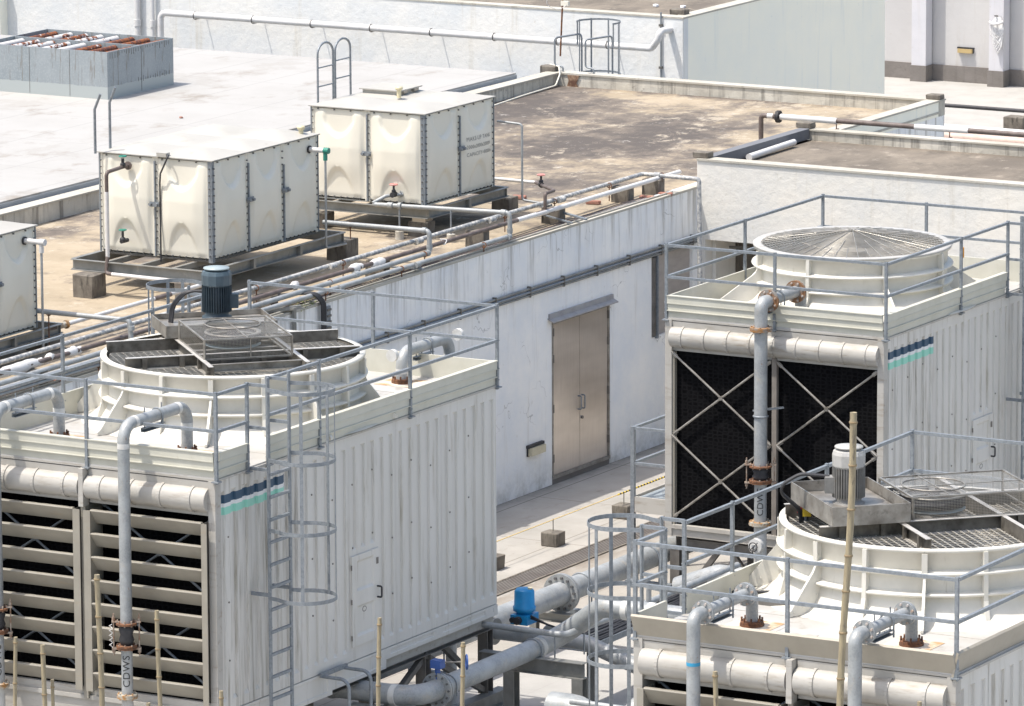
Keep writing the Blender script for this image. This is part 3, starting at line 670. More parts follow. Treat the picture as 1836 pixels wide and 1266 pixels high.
# ---------------------------------------------------------------- duct box with rusty rollers on the white roof
db = thing('duct_box', (-13.4, 7.4, 4.05), 'galvanised sheet duct box on the white roof filled with peeling rusty pipes', 'duct box')
bx0, bx1, by0, by1, bz, bt = -14.48, -11.95, 6.4, 8.42, 4.05, 4.84
q = MB().box(bx0, bx1, by0, by0+.02, bz, bt).box(bx0, bx1, by1-.02, by1, bz, bt).box(bx1-.02, bx1, by0+.02, by1-.02, bz, bt).box(bx0, bx0+.02, by0+.02, by1-.02, bz, bt)
q.build('casing', GSHEET, db)
MB().box(bx0+.03, bx1-.03, by0+.03, by1-.03, bz, bz+.3).build('inner_tray', INTER, db)
ym = (by0+by1)/2
MB().box(bx0+.02, bx1-.02, ym-.015, ym+.015, bt-.25, bt-.003).build('partition', GSHEET, db)
q = MB()
for x in (bx1-1.55, bx1-.75, bx1-2.4): q.box(x, x+.006, by0-.004, by0, bz+.02, bt-.01)
for y in (ym+.02,): q.box(bx1, bx1+.004, y, y+.008, bz+.02, bt-.01)
q.split('seam', STEEL, db)
q = MB(); random.seed(5)
for i in range(26):
    y = by0+.08+i*.072+random.uniform(-.01, .01); L = random.choice((.04, .07, .1))
    q.box(bx1+.001, bx1+.004, y, y+.007, bt-.02-L, bt-.02)
    if i > 11: q.box(bx1+.001, bx1+.004, y, y+.007, bz+.22-L*.4, bz+.22+L*.6)
q.split('slot', STEEL, db)
for row in range(2):
    y0, y1 = (by0+.05, ym-.04) if row == 0 else (ym+.04, by1-.05)
    for i in range(8):
        x = bx1-.17-i*.31
        MB().cyl((x, y0, bt-.085), (x, y1, bt-.085), .062, 14).build('roller', RROLL, db)
t = thing('brick_scrap', (-9.6, 6.6, 4.05), 'small orange brick scrap on the white roof', 'litter')
w0 = cblock(-9.75, 5.2, 4.05, .06, .05, .03, 'small orange brick scrap on the white roof beside the duct box', BRICK, 'brick_scrap', 'litter'); bpy.data.objects.remove(t)

# ================================================================== COOLING TOWERS
def railing(root, runs, z0, top=1.0, mid=.56, posts=(), plates=()):
    rl = MB()
    for a, b in runs:
        for h in (top, mid):
            rl.beam((a[0], a[1], z0+h), (b[0], b[1], z0+h), .038, .034)
    o = rl.split('railing', GALV, root)
    for p in posts:
        q = MB().beam((p[0], p[1], z0-.04), (p[0], p[1], z0+top+.03), .036, .036)
        q.box(p[0]-.045, p[0]+.045, p[1]-.045, p[1]+.045, z0-.02, z0-.005)
        for h in (.08, .22, mid, top): q.cyl((p[0]-.03, p[1], z0+h), (p[0]+.03, p[1], z0+h), .009, 6)
        q.build('post', GALV, o)
    return o
def groove_panel(mb, x, y0, y1, z0, z1, n, zt=.15, zb=.12, skip=None, dep=.027):
    # vertical pressed grooves; skip=(ya,yb,ztop): a doorway below ztop
    pitch = (y1-y0)/n; gw = pitch*.46
    segs = []
    def quad(a, b, c, d): mb.add([a, b, c, d], [(0, 1, 2, 3)])
    for i in range(n):
        a = y0+i*pitch; b = a+pitch; ga = a+(pitch-gw)/2; gb = ga+gw; sl = .010; ts = .045
        lo = z0+zb
        if skip and a+pitch/2 > skip[0] and a+pitch/2 < skip[1]: lo = skip[2]+.07
        hi = z1-zt
        quad((x, a, z0), (x, b, z0), (x, b, lo), (x, a, lo)); quad((x, a, hi), (x, b, hi), (x, b, z1), (x, a, z1))
        quad((x, a, lo), (x, ga, lo), (x, ga, hi), (x, a, hi)); quad((x, gb, lo), (x, b, lo), (x, b, hi), (x, gb, hi))
        xi = x-dep
        quad((x, ga, lo), (xi, ga+sl, lo+ts), (xi, ga+sl, hi-ts*.5), (x, ga, hi))
        quad((x, gb, lo), (xi, gb-sl, lo+ts), (xi, gb-sl, hi-ts*.5), (x, gb, hi))
        quad((x, ga, lo), (x, gb, lo), (xi, gb-sl, lo+ts), (xi, ga+sl, lo+ts))
        quad((x, ga, hi), (x, gb, hi), (xi, gb-sl, hi-ts*.5), (xi, ga+sl, hi-ts*.5))
        quad((xi, ga+sl, lo+ts), (xi, gb-sl, lo+ts), (xi, gb-sl, hi-ts*.5), (xi, ga+sl, hi-ts*.5))
def recess(mb, x, ya, yb, za, zb, d, s=.03):
    P = [(x, ya, za), (x, yb, za), (x, yb, zb), (x, ya, zb)]; Q = [(x-d, ya+s, za+s), (x-d, yb-s, za+s), (x-d, yb-s, zb-s), (x-d, ya+s, zb-s)]
    mb.add(P+Q, [(0, 1, 5, 4), (1, 2, 6, 5), (2, 3, 7, 6), (3, 0, 4, 7), (4, 5, 6, 7)])
def frame_rect(mb, x, ya, yb, za, zb, holes):     # flat wall at x minus rectangular holes stacked in z
    zs = [za]
    for (a, b, c, d) in holes:
        mb.add([(x, ya, zs[-1]), (x, yb, zs[-1]), (x, yb, c), (x, ya, c)], [(0, 1, 2, 3)])
        mb.add([(x, ya, c), (x, a, c), (x, a, d), (x, ya, d)], [(0, 1, 2, 3)]); mb.add([(x, b, c), (x, yb, c), (x, yb, d), (x, b, d)], [(0, 1, 2, 3)]); zs.append(d)
    mb.add([(x, ya, zs[-1]), (x, yb, zs[-1]), (x, yb, zb), (x, ya, zb)], [(0, 1, 2, 3)])
def access_door(root, x, ya, yb, za, zb, sticker=True):
    m = MB(); h = (zb-za); w_ = yb-ya; xo = x+.022
    holes = [(ya+.09*w_*2, yb-.09*w_*2, za+.10*h, za+.44*h), (ya+.09*w_*2, yb-.09*w_*2, za+.60*h, za+.94*h)]
    frame_rect(m, xo, ya, yb, za, zb, holes)
    for hh in holes: recess(m, xo, *hh, .035, .05)
    m.add([(x-.01, ya, za), (x-.01, yb, za), (x-.01, yb, zb), (x-.01, ya, zb), (xo, ya, za), (xo, yb, za), (xo, yb, zb), (xo, ya, zb)], [(0, 1, 5, 4), (1, 2, 6, 5), (2, 3, 7, 6), (3, 0, 4, 7)])
    d = m.build('access_door', FRPS, root)
    MB().tube(fillet([(xo, yb-.05, za+.46*h), (xo+.06, yb-.05, za+.46*h), (xo+.06, yb-.05, za+.58*h), (xo, yb-.05, za+.58*h)], .02), .012, 8).build('handle', BLACK, d)
    MB().box(xo, xo+.008, yb-.07, yb-.03, za+.83*h, za+.90*h).build('latch', STEEL, d)
    g = MB()
    for f in (.1, .5, .88): g.cyl((xo-.005, ya-.005, za+f*h-.03), (xo-.005, ya-.005, za+f*h+.03), .009, 6)
    g.split('hinge', STEEL, d)
    if sticker:
        xs = x-.008; yc = (ya+yb)/2
        MB().box(xs, xs+.003, yc-.06, yc+.05, za+.17*h, za+.30*h).build('sticker', LABELW, d)
        k = MB(); k.tube([(xs+.006, yc-.005+.045*math.cos(a), za+.375*h+.03*math.sin(a)) for a in [2*PI*i/16 for i in range(16)]], .005, 5, closed=True)
        for i in range(3): k.box(xs, xs+.004, yc-.05+i*.035, yc-.03+i*.035, za+.31*h, za+.34*h)
        k.build('emblem', INK, d)
    return d
def header_roll(root, xa, xb, y, zc, r, nrib=4):
    prof = [(r*1.0*math.cos(a), r*math.sin(a)) for a in [PI*.5+PI*1.02*i/14 for i in range(15)]]
    m = MB(); vs = []; n = len(prof)
    for x in (xa, xb):
        for c_, s_ in prof: vs.append((x, y+c_, zc+s_))
    m.add(vs, [(i, i+1, n+i+1, n+i) for i in range(n-1)], True)
    for x, fl in ((xa, 0), (xb, 1)):
        m.add([(x, y+c_, zc+s_) for c_, s_ in prof], [tuple(range(n))])
    # lower tail sheet
    m.box(xa, xb, y+.0, y+.012, zc-r-.045, zc-r+.01)
    m.box(xa, xb, y-.02, y+.01, zc+r-.004, zc+r+.075)
    o = m.build('header_roll', FRPG, root)
    rb_ = MB()
    for i in range(nrib):
        x = xa+(xb-xa)*(i+.5)/nrib
        P = [(x, y+(r+.006)*math.cos(a), zc+(r+.006)*math.sin(a)) for a in [PI*.45+PI*1.1*j/14 for j in range(15)]]
        for a, b in zip(P[:-1], P[1:]): rb_.beam(a, b, .035, .012, (0, -.3, 1) if abs((Vector(b)-Vector(a)).normalized().z) < .9 else (0, -1, 0))
    rb_.split('rib', FRPG, o)
def fan_stack(root, cx, cy, z0, H, R, gus, ribs, gout=.45, flare=.3, mat=FRP):
    prof = [(R+flare, .0), (R+flare*.62, .03), (R+flare*.3, .09), (R+flare*.10, .18), (R, .30), (R, H-.035), (R+.055, H-.035), (R+.055, H), (R-.02, H)]
    m = MB().lathe((cx, cy, z0), prof, 96)
    for h in (H*.40, H*.68):
        m.lathe((cx, cy, z0), [(R-.01, h-.035), (R+.03, h-.024), (R+.076, h-.018), (R+.084, h-.004), (R+.078, h+.012), (R+.02, h+.020), (R-.01, h+.035)], 96)
    st = m.build('fan_stack', mat, root)
    MB().lathe((cx, cy, z0), [(R-.015, H-.02), (R-.015, .1)], 96).build('stack_lining', M('shaded_lining', C(.20, .185, .155), C(.11, .10, .085), 4, rough=.7) if gout < .6 else FRP, st)  # shade inside the cream stack painted in as a darker wall colour
    for a in ribs:
        ca, sa = math.cos(math.radians(a)), math.sin(math.radians(a)); er = V(ca, sa, 0); et = V(-sa, ca, 0)
        pts = [(R-.01, .26), (R+.03, .30), (R+.055, .36), (R+.055, H-.03), (R-.01, H-.03)]
        pts = [(R+flare*.5, .04), (R+flare*.25+.05, .12), (R+.085, .25), (R+.07, H-.03), (R-.01, H-.03), (R-.01, .2)]
        MB().prism(pts, lambda u, v, t: V(cx, cy, z0)+er*u+Z*v+et*t, -.024, .024).build('stack_rib', mat, st)
    for a in gus:
        ca, sa = math.cos(math.radians(a)), math.sin(math.radians(a)); er = V(ca, sa, 0); et = V(-sa, ca, 0)
        pts = [(R-.01, .01), (R+gout, .01), (R+gout, .04), (R+gout*.9, .07), (R+.10, .44), (R+.07, .50), (R+.07, H-.04), (R-.01, H-.04)]
        g_ = MB(); g_.prism(pts, lambda u, v, t: V(cx, cy, z0)+er*u+Z*v+et*t, -.014, .014)
        # returned flange edges
        g_.prism([(R+.06, .5), (R+.075, .5), (R+.075, H-.04), (R+.06, H-.04)], lambda u, v, t: V(cx, cy, z0)+er*u+Z*v+et*t, -.03, .03)
        b_ = V(cx, cy, z0)
        for (u, v) in ((R+.12, .08), (R+gout*.55, .1), (R+gout*.8, .05), (R+.06, .2), (R+.05, .35), (R+.03, .62)):
            g_.cyl(b_+er*u+Z*v-et*.022, b_+er*u+Z*v+et*.022, .012, 6)
        g_.build('gusset', mat, st)
    return st
def guard_drive(root, cx, cy, zt, R, ang, motor, cowl, style):
    # u runs along the main beams, v along the drive (motor at -v)
    ua = math.radians(ang); U = V(math.cos(ua), math.sin(ua), 0); W_ = V(math.sin(ua), -math.cos(ua), 0); c = V(cx, cy, 0)
    def P(u, v, z): return c+U*u+W_*v+Z*z
    g = MB(); pitch = .082
    i = -18
    while i <= 18:
        d = i*pitch
        if abs(d) < R-.05:
            e = math.sqrt((R-.05)**2-d*d)
            g.beam(P(-e, d, zt-.03), P(e, d, zt-.03), .009, .009); g.beam(P(d, -e, zt-.04), P(d, e, zt-.04), .009, .009)
        i += 1
    g.build('guard_grille', MESH, root)
    bt = zt+.105; bh = .15; e1 = math.sqrt(R*R-.55**2)
    bm_ = []
    for v, sd_ in ((-.56, -1), (.56, 1)):
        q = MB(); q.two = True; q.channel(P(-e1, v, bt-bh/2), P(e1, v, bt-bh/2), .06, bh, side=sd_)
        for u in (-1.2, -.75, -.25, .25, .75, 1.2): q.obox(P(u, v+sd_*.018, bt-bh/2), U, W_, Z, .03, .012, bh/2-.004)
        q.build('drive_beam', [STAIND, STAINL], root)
    e2 = math.sqrt(R*R-.58**2)
    for u, sd_ in ((-.58, -1), (.58, 1)):
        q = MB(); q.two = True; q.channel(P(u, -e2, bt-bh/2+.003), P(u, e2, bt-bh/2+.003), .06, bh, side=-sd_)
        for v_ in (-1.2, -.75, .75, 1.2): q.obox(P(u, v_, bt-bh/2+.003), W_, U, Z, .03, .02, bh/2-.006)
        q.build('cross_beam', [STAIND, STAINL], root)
    MB().channel(P(-.6, 1.22, bt-.05), P(.6, 1.22, bt-.05), .05, .09).build('cross_beam', STAIN, root)
    MB().channel(P(-.55, -.2, bt-.06), P(.55, -.2, bt-.06), .1, .08).channel(P(-.55, .2, bt-.06), P(.55, .2, bt-.06), .1, .08).split('bearing_beam', STAIN, root)
    # fan wheel below the guard
    fan = MB().cyl(P(0, 0, zt-.22), P(0, 0, zt-.08), .22, 20)
    for k in range(4):
        a = 2*PI*k/4+.9; d = (U*math.cos(a)+W_*math.sin(a)); s_ = Z.cross(d)
        fan.add([P(0, 0, zt-.17)+d*.2-s_*.10-Z*.03, P(0, 0, zt-.17)+d*(R-.1)-s_*.24-Z*.05, P(0, 0, zt-.17)+d*(R-.1)+s_*.20+Z*.05, P(0, 0, zt-.17)+d*.2+s_*.12+Z*.06,
                 P(0, 0, zt-.185)+d*.2-s_*.10-Z*.03, P(0, 0, zt-.185)+d*(R-.1)-s_*.24-Z*.05, P(0, 0, zt-.185)+d*(R-.1)+s_*.20+Z*.05, P(0, 0, zt-.185)+d*.2+s_*.12+Z*.06],
                [(0, 1, 2, 3), (7, 6, 5, 4), (0, 4, 5, 1), (1, 5, 6, 2), (2, 6, 7, 3), (3, 7, 4, 0)])
    fan.build('fan', BLADE, root)
    MB().cyl(V(cx, cy, zt-.48), V(cx, cy, zt-.46), R-.04, 48).build('plenum_floor', INTER, root)
    # pulley on the fan shaft
    pu = MB().lathe(P(0, 0, 0), [(.02, bt+.02), (.30, bt+.02), (.335, bt+.03), (.335, bt+.135), (.30, bt+.145), (.29, bt+.13), (.12, bt+.13), (.08, bt+.16), (.001, bt+.16)], 40).build('pulley', BLACK, root)
    r_ = MB().lathe(P(0, 0, 0), [(.285, bt+.138), (.34, bt+.138), (.34, bt+.15), (.285, bt+.15), (.285, bt+.138)], 40)
    for k in range(3):
        a = 2*PI*k/3; d = V(math.cos(a), math.sin(a), 0); r_.beam(P(0, 0, bt+.15)+d*.05, P(0, 0, bt+.15)+d*.28, .06, .012)
    r_.build('pulley_rim', STAIN, pu)
    bl = MB(); r0 = .34; 
    for k in range(2):
        bl.tube([P(r0*(1 if k else -1), 0, bt+.08), P(.13*(1 if k else -1), -.82, bt+.08)], .022, 6)
    bl.split('belt', BLACK, root)
    pl_ = MB()
    pl_.lathe(P(0, 0, 0), [(.06, bt-.03), (.3, bt-.02), (.34, bt), (.06, bt)], 24); pl_.build('bearing_housing', M('bearing_blue', C(.42, .50, .53), C(.3, .36, .38), 9, rough=.4), root)
    # fine mesh cage over the belt
    ct = bt+.235; u0, u1, v0, v1 = -.56, .50, -.42, .95
    cg_ = MB()
    E8 = [P(u0, v0, bt), P(u1, v0, bt), P(u1, v1, bt), P(u0, v1, bt), P(u0, v0, ct), P(u1, v0, ct), P(u1, v1, ct), P(u0, v1, ct)]
    for a, b in ((4, 5), (5, 6), (6, 7), (7, 4), (0, 4), (1, 5), (2, 6), (3, 7), (2, 3), (0, 3), (1, 2)): cg_.beam(E8[a], E8[b], .022, .018)
    cg_.beam(P((u0+u1)/2, v0, ct+.002), P((u0+u1)/2, v1, ct+.002), .015, .006); cg_.beam(P(u0, 0, ct+.002), P(u1, 0, ct+.002), .015, .006)
    cg_.beam(P(0, v1, bt), P(0, v1, ct), .014, .01)
    cg_.tube([P(.33*math.cos(a), .33*math.sin(a), ct+.006) for a in [2*PI*i/28 for i in range(28)]], .008, 5, closed=True)
    co = cg_.build('belt_guard_frame', STAIN, root)
    sh = MB(); faces = [(4, 5, 6, 7), (3, 2, 6, 7), (0, 3, 7, 4), (1, 2, 6, 5)]
    for f in faces: sh.add([E8[i]+(Z*-.004) for i in f], [(0, 1, 2, 3)])
    so = sh.build('mesh_panel', FMESH, co)
    uvl = so.data.uv_layers.new(name='UVMap'); 
    dims = [((u1-u0), (v1-v0)), ((u1-u0), .26), ((v1-v0), .26), ((v1-v0), .26)]
    for p_, (dw, dh) in zip(so.data.polygons, dims):
        vs_ = [so.data.vertices[so.data.loops[li].vertex_index].co.copy() for li in p_.loop_indices]
        e0 = (vs_[1]-vs_[0]); e0n = e0.normalized(); e1_ = (vs_[3]-vs_[0]).normalized()
        for li, vv in zip(p_.loop_indices, vs_): d_ = vv-vs_[0]; uvl.data[li].uv = (d_.dot(e0n), d_.dot(e1_))
    # motor box
    m0, m1 = (-1.34, -.50) if style else (-1.28, -.44)
    bxm = MB()
    for a, b in ((P(u0-.15, m0, 0), P(u1+.15, m0, 0)), (P(u0-.15, m1, 0), P(u1+.15, m1, 0)), (P(u0-.15, m0, 0), P(u0-.15, m1, 0)), (P(u1+.15, m0, 0), P(u1+.15, m1, 0))):
        d_ = (b-a).normalized(); n_ = d_.cross(Z)
        hb_ = .10 if style else .075; bxm.obox((a+b)/2+Z*(bt+.02+hb_), d_, n_, Z, (b-a).length/2, .006, hb_)
    bxm.build('motor_box', STAIN, root)
    MB().obox(P(-.03, (m0+m1)/2, bt+.10), U, W_, Z, .66, .4, .006).build('motor_plate', STAIN, root)
    # motor
    mz = bt+(.08 if style else .16); mc = P(0, -.93 if style else -.84, 0); rm_ = .155 if style else .165
    m = MB().lathe(mc, [(rm_*1.1, mz), (rm_*1.1, mz+.03), (rm_*.85, mz+.05), (rm_*.9, mz+.09), (rm_*.9, mz+.41), (rm_*.8, mz+.43)], 32)
    for k in range(36):
        a = 2*PI*k/36; d = V(math.cos(a), math.sin(a), 0); m.obox(mc+d*(rm_*.99)+Z*(mz+.25), d, Z.cross(d), Z, .018, .0035, .16)
    mo = m.build('motor', motor, root)
    MB().lathe(mc, [(rm_*1.02, mz+.40), (rm_*1.10, mz+.42), (rm_*1.12, mz+.54), (rm_*1.04, mz+.58), (rm_*.72, mz+.60), (rm_*.70, mz+.585), (.001, mz+.585)], 12, smooth=False).build('cowl', cowl, mo)
    MB().lathe(mc, [(.001, mz+.63), (rm_*.95, mz+.625), (rm_*.97, mz+.612), (rm_*.9, mz+.605), (.001, mz+.605)], 24).build('rain_cap', MOTW if style else M('cap_pale_blue', C(.30, .36, .38), rough=.4), mo)
    jd = rt if not style else -rt
    MB().obox(mc+jd*(rm_*1.28)+Z*(mz+.22), jd, Z.cross(jd), Z, .05, .07, .085).build('terminal_box', motor, mo)
    return mc, mz
def ladder_cage(root, x, ya, yb, sx, ztop, zbot, hoops, rung0, deck, postx):
    # stiles at (x,ya),(x,yb); cage bulges in direction sx
    l = MB()
    for y in (ya, yb): l.beam((x, y, zbot), (x, y, ztop), .05, .02, (1, 0, 0))
    lo = l.split('ladder_stile', GALV, root)
    r_ = MB(); z = rung0
    while z > zbot: r_.beam((x, ya, z), (x, yb, z), .04, .03); z -= .265
    r_.split('rung', GALV, lo)
    yc = (ya+yb)/2; R = .34; cx = x+sx*.36
    h = MB()
    for z in hoops:
        P = [(x, ya-.02, z)]
        for i in range(25):
            a = -PI*.70+PI*1.40*i/24; P.append((cx+sx*R*math.cos(a), yc+R*1.05*math.sin(a), z))
        P.append((x, yb+.02, z)); strap(h, P, .045, .007)
    ho = h.split('cage_hoop', GALV, root)
    s_ = MB()
    for a in ((-1.15, .42, 1.3) if sx > 0 else (-1.25, -.25, .75, 1.3)):
        px_, py_ = cx+sx*(R-.006)*math.cos(a), yc+(R*1.05-.006)*math.sin(a)
        s_.beam((px_, py_, min(hoops)-.02), (px_, py_, max(hoops)+.02), .008, .04, (math.sin(a), -math.cos(a)*sx, 0))
    s_.split('cage_strap', GALV, ho)
    st = MB()
    for y in (ya, yb):
        for z in (deck+1.0, deck+.5, deck+.02): st.beam((x, y, z), (postx, y, z), .03, .035)
    for z in (deck-1.45,): 
        for y in (ya, yb): st.beam((x, y, z), (postx, y, z), .03, .04)
    st.split('standoff', GALV, lo)
def tower(origin, x0, x1, y0, y1, zb, zd, label, style, louvers=True, group='cooling towers'):
    W_, L_ = x1-x0, y1-y0
    root = thing('cooling_tower', (x0, y0, zb), label, 'cooling tower', group)
    xm = (x0+x1)/2; zs = zd-.03
    # ---- sides (right side seen), made of pressed panels
    widths = [.75]+[1.09]*4; widths.append(L_-sum(widths)-.0) if L_ > 5.5 else None
    if L_ < 5.5: widths = [1.5, 1.2, 1.2, L_-3.9]
    y = y0; door_at = 3 if L_ > 5.5 else 2
    SM = stripemat(zd-.20-zb)
    for i, wd in enumerate(widths):
        m = MB(); n = max(2, round(wd/.218)); sk = None
        if i == door_at: sk = (y, y+.66, zb+1.27)
        groove_panel(m, x1, y+.003, y+wd-.003, zb, zd, n, skip=sk)
        m.box(x1-.05, x1-.035, y+.003, y+wd-.003, zb, zd); m.m(1)
        for j_ in range(int((L_-.2)/.46)):
            yb_ = y0+.25+j_*.46
            if y+.04 < yb_ < y+wd-.04:
                for f in (.25, .5, .78):
                    zz_ = zb+(zd-zb)*f+.05*((j_*7) % 5-2)
                    if not (sk and yb_ < sk[1]+.03 and zz_ < sk[2]+.05): m.cyl((x1-.002, yb_, zz_), (x1+.008, yb_, zz_), .012, 6)
        m.build('side_panel', [SM if (y-y0 < 1.45 and style != 'tan') else FRPS, STEEL], root)
        if i == door_at: access_door(root, x1, y+.03, y+.66, zb+.17, zb+1.27)
        y += wd
    MB().box(x0, x0+.03, y0, y1, zb, zd).box(x0+.03, x1-.06, y1-.03, y1, zb, zd).split('rear_casing', FRPS, root)
    MB().box(x0, x1+.02, y0-.005, y1+.02, zd-.012, zd+.012).build('deck_edge', FRPG, root)
    # ---- basin with pressed pans below
    m = MB(); bd_ = .28 if louvers else .13
    yy = y0; zz0 = zb-(.30 if louvers else .15)
    wds = [1.25]*int(L_/1.25); wds.append(L_-sum(wds))
    for i, wd in enumerate(wds):
        lowz = zz0 if i < 2 else (zz0+.05 if i < 3 else zb-.14)
        holes = [(yy+.10, yy+wd-.10, lowz+.045, zb-.035)]
        frame_rect(m, x1+.012, yy+.002, yy+wd-.002, lowz, zb-.006, holes); recess(m, x1+.012, *holes[0], .03, .02)
        m.box(x1-.04, x1+.0, yy+.002, yy+wd-.002, lowz, zb-.006); yy += wd
    m.build('basin', FRPS, root)
    MB().box(x0, x1-.05, y0+.02, y1, zb-bd_+.01, zb-.02).build('basin_floor', FRPG, root)
    # ---- front
    MB().box(x0-.01, x0+.09, y0-.02, y0+.10, zb-bd_, zd).box(x1-.09, x1+.004, y0-.02, y0+.10, zb-bd_, zd-.012).split('corner_post', FRPG, root)
    MB().box(x0+.09, x1-.09, y0+.0, y0+.06, zb-bd_, zb+(.12 if louvers else .03)).box(x0+.09, x1-.09, y0-.03, y0+.0, zb-.02, zb+.03).build('sill', FRPG, root)
    fy = y0+.34 if louvers else y0+.07
    MB().box(x0+.05, x1-.05, fy, fy+.06, zb, zd-.1).build('fill', FILL, root)
    r = .142; zc = zd-.240
    bays = [(x0+.09, xm-.045), (xm+.045, x1-.09)]
    if louvers:
        for a, b in bays: header_roll(root, a, b, y0+.02, zc, r, 4)
        MB().box(xm-.032, xm+.032, y0-.105, y0+.02, zd-.46, zd-.014).build('header_divider', FRPG, root)
        MB().box(xm-.03, xm+.03, y0-.06, y0+.3, zb, zd-.46).build('centre_post', LOUV, root)
        for a, b in bays:
            zt, zl = zd-.50, zb+.10; la, lb = a+.075, b-.055
            if a < xm: la, lb = a+.055, b-.075
            f = MB().box(a-.02, la, y0-.10, y0-.088, zl, zt).box(lb, b+.02, y0-.10, y0-.088, zl, zt)
            f.box(la-.012, la, y0-.088, y0+.12, zl, zt).box(lb, lb+.012, y0-.088, y0+.12, zl, zt)
            lo = f.split('louvre_frame', LOUV, root)
            z = zt; k = 0
            while z > zl+.1:
                m = MB(); za = z; 
                pr_ = [(y0-.10, za), (y0-.092, za+.014), (y0-.05, za+.014), (y0-.05, za+.002), (y0-.088, za-.006), (y0+.035, za-.155), (y0+.06, za-.155), (y0+.06, za-.168), (y0+.028, za-.168)]
                m.prism(pr_, lambda u, v, t: V(t, u, v), la+.001, lb-.001)
                m.build('louvre_blade', LOUV, lo); z -= .275; k += 1
    else:
        header_roll(root, x0+.09, x1-.07, y0+.02, zc, r, 9)
        MB().box(xm-.035, xm+.035, y0-.0, y0+.06, zb, zd-.4).build('centre_post', M('post_taupe', C(.24, .215, .19), C(.18, .16, .14), 5, rough=.6), root)
        MB().box(x0+.09, x0+.125, y0+.0, y0+.068, zb, zd-.44).build('liner', LOUV, root)
    for a, b in bays:
        br = MB(); zt, zl = zd-.44, zb+.12; n_ = 2 if louvers else 2; hh = (zt-zl)/n_
        yb_ = y0+.22 if louvers else y0-.015
        for j in range(n_):
            za, zb2 = zt-hh*j, zt-hh*(j+1)
            for (p0, p1, dy) in (((a, yb_, za), (b, yb_, zb2), 0), ((b, yb_+.02, za), (a, yb_+.02, zb2), 0)):
                br.tube([p0, p1], .016, 8)
                P0, P1 = Vector(p0), Vector(p1); d_ = (P1-P0).normalized()
                for e_, s_ in ((P0, 1), (P1, -1)): br.beam(e_+d_*.02*s_, e_+d_*.10*s_, .05, .008, (0, 1, 0))
            br.cyl((xm if False else (a+b)/2, yb_-.02, (za+zb2)/2), ((a+b)/2, yb_+.03, (za+zb2)/2), .03, 8)
        br.split('brace', STAIN if not louvers else GALV, root)
    # ---- deck with seams, hatches
    dk = MB().box(x0+.01, x1-.005, y0, y1, zd, zd+.03); do = dk.build('deck', FRPD, root)
    s_ = MB(); zz = zd+.034
    for yy in ([y0+1.45, y1-1.1] if L_ > 5 else [y0+.6]): s_.box(x0+.05, x1-.05, yy, yy+.012, zz-.004, zz)
    for xx in (xm-.6, xm+.62): s_.box(xx, xx+.008, y0+.05, y0+1.0, zz-.004, zz-.001)
    for (xx, yy) in ((xm-1.0, y0+.5), (xm-.25, y0+.75), (xm+.42, y0+.55), (xm+1.1, y0+.55), (xm+1.45, y0+1.0), (xm+.05, y0+.3)): s_.box(xx, xx+.12, yy, yy+.07, zz-.003, zz+.002)
    s_.split('deck_seam', FRPG, do)
    # ---- parapet
    pm = PARA if style != 'tan' else PARB; ph_ = .30 if style != 'tan' else .24
    zp0 = zd+.015; zpt = zp0+ph_
    def ribbed(mb, p0, p1, n_):     # outward normal n_; three stepped boards
        p0, p1 = Vector(p0), Vector(p1); d = (p1-p0); L = d.length/2; d.normalize(); c = (p0+p1)/2
        for k, (za, zb2, o_) in enumerate(((0, .1, .0), (.104, .2, .013), (.204, .30, .026))):
            mb.obox(c+n_*(o_)+Z*(zp0+(za+zb2)/2-c.z), d, n_, Z, L, .014, (zb2-za)/2)
        for zz_ in (.102, .202): mb.obox(c+n_*.018+Z*(zp0+zz_-c.z), d, n_, Z, L, .026, .005)
        mb.obox(c+n_*.016+Z*(zpt+.004-c.z), d, n_, Z, L, .036, .006)
    gap = None
    if style != 'tan':
        yl = y1-.08
        m = MB(); ribbed(m, (x0+.02, y0+.02, 0), (x1-.02, y0+.02, 0), -Y); m.split('parapet', pm, root)
        m = MB()
        if L_ > 5.5: ribbed(m, (x1-.01, y0+.04, 0), (x1-.01, y0+.66, 0), X); ribbed(m, (x1-.01, y0+1.12, 0), (x1-.01, y1-.02, 0), X)
        else: ribbed(m, (x1-.01, y0+.04, 0), (x1-.01, y0+3.75, 0), X)
        m.split('parapet', pm, root)
        MB().box(x0, x0+.025, y0+.04, y1, zp0, zpt).box(x0+.03, x1-.02, y1-.03, y1, zp0, zpt).build('parapet', pm, root)
    else:
        m = MB()
        m.prism([(y0+.03, zp0-.06), (y0-.085, zpt-.02), (y0-.065, zpt), (y0+.05, zp0-.04)], lambda u, v, t: V(t, u, v), x0-.01, x1-.0)
        m.split('parapet', pm, root)
        m = MB(); m.prism([(x1-.03, zp0-.06), (x1+.03, zpt-.02), (x1+.01, zpt), (x1-.05, zp0-.04)], lambda u, v, t: V(u, t, v), y0-.02, y1)
        m.split('parapet', pm, root)
        m = MB().box(x0-.0, x0+.03, y0+.03, y0+.63, zp0, zpt).box(x0, x0+.03, y0+1.06, y1, zp0, zpt).box(x0+.03, x1-.06, y1-.03, y1, zp0, zpt); m.build('parapet', PARA, root)
    return root
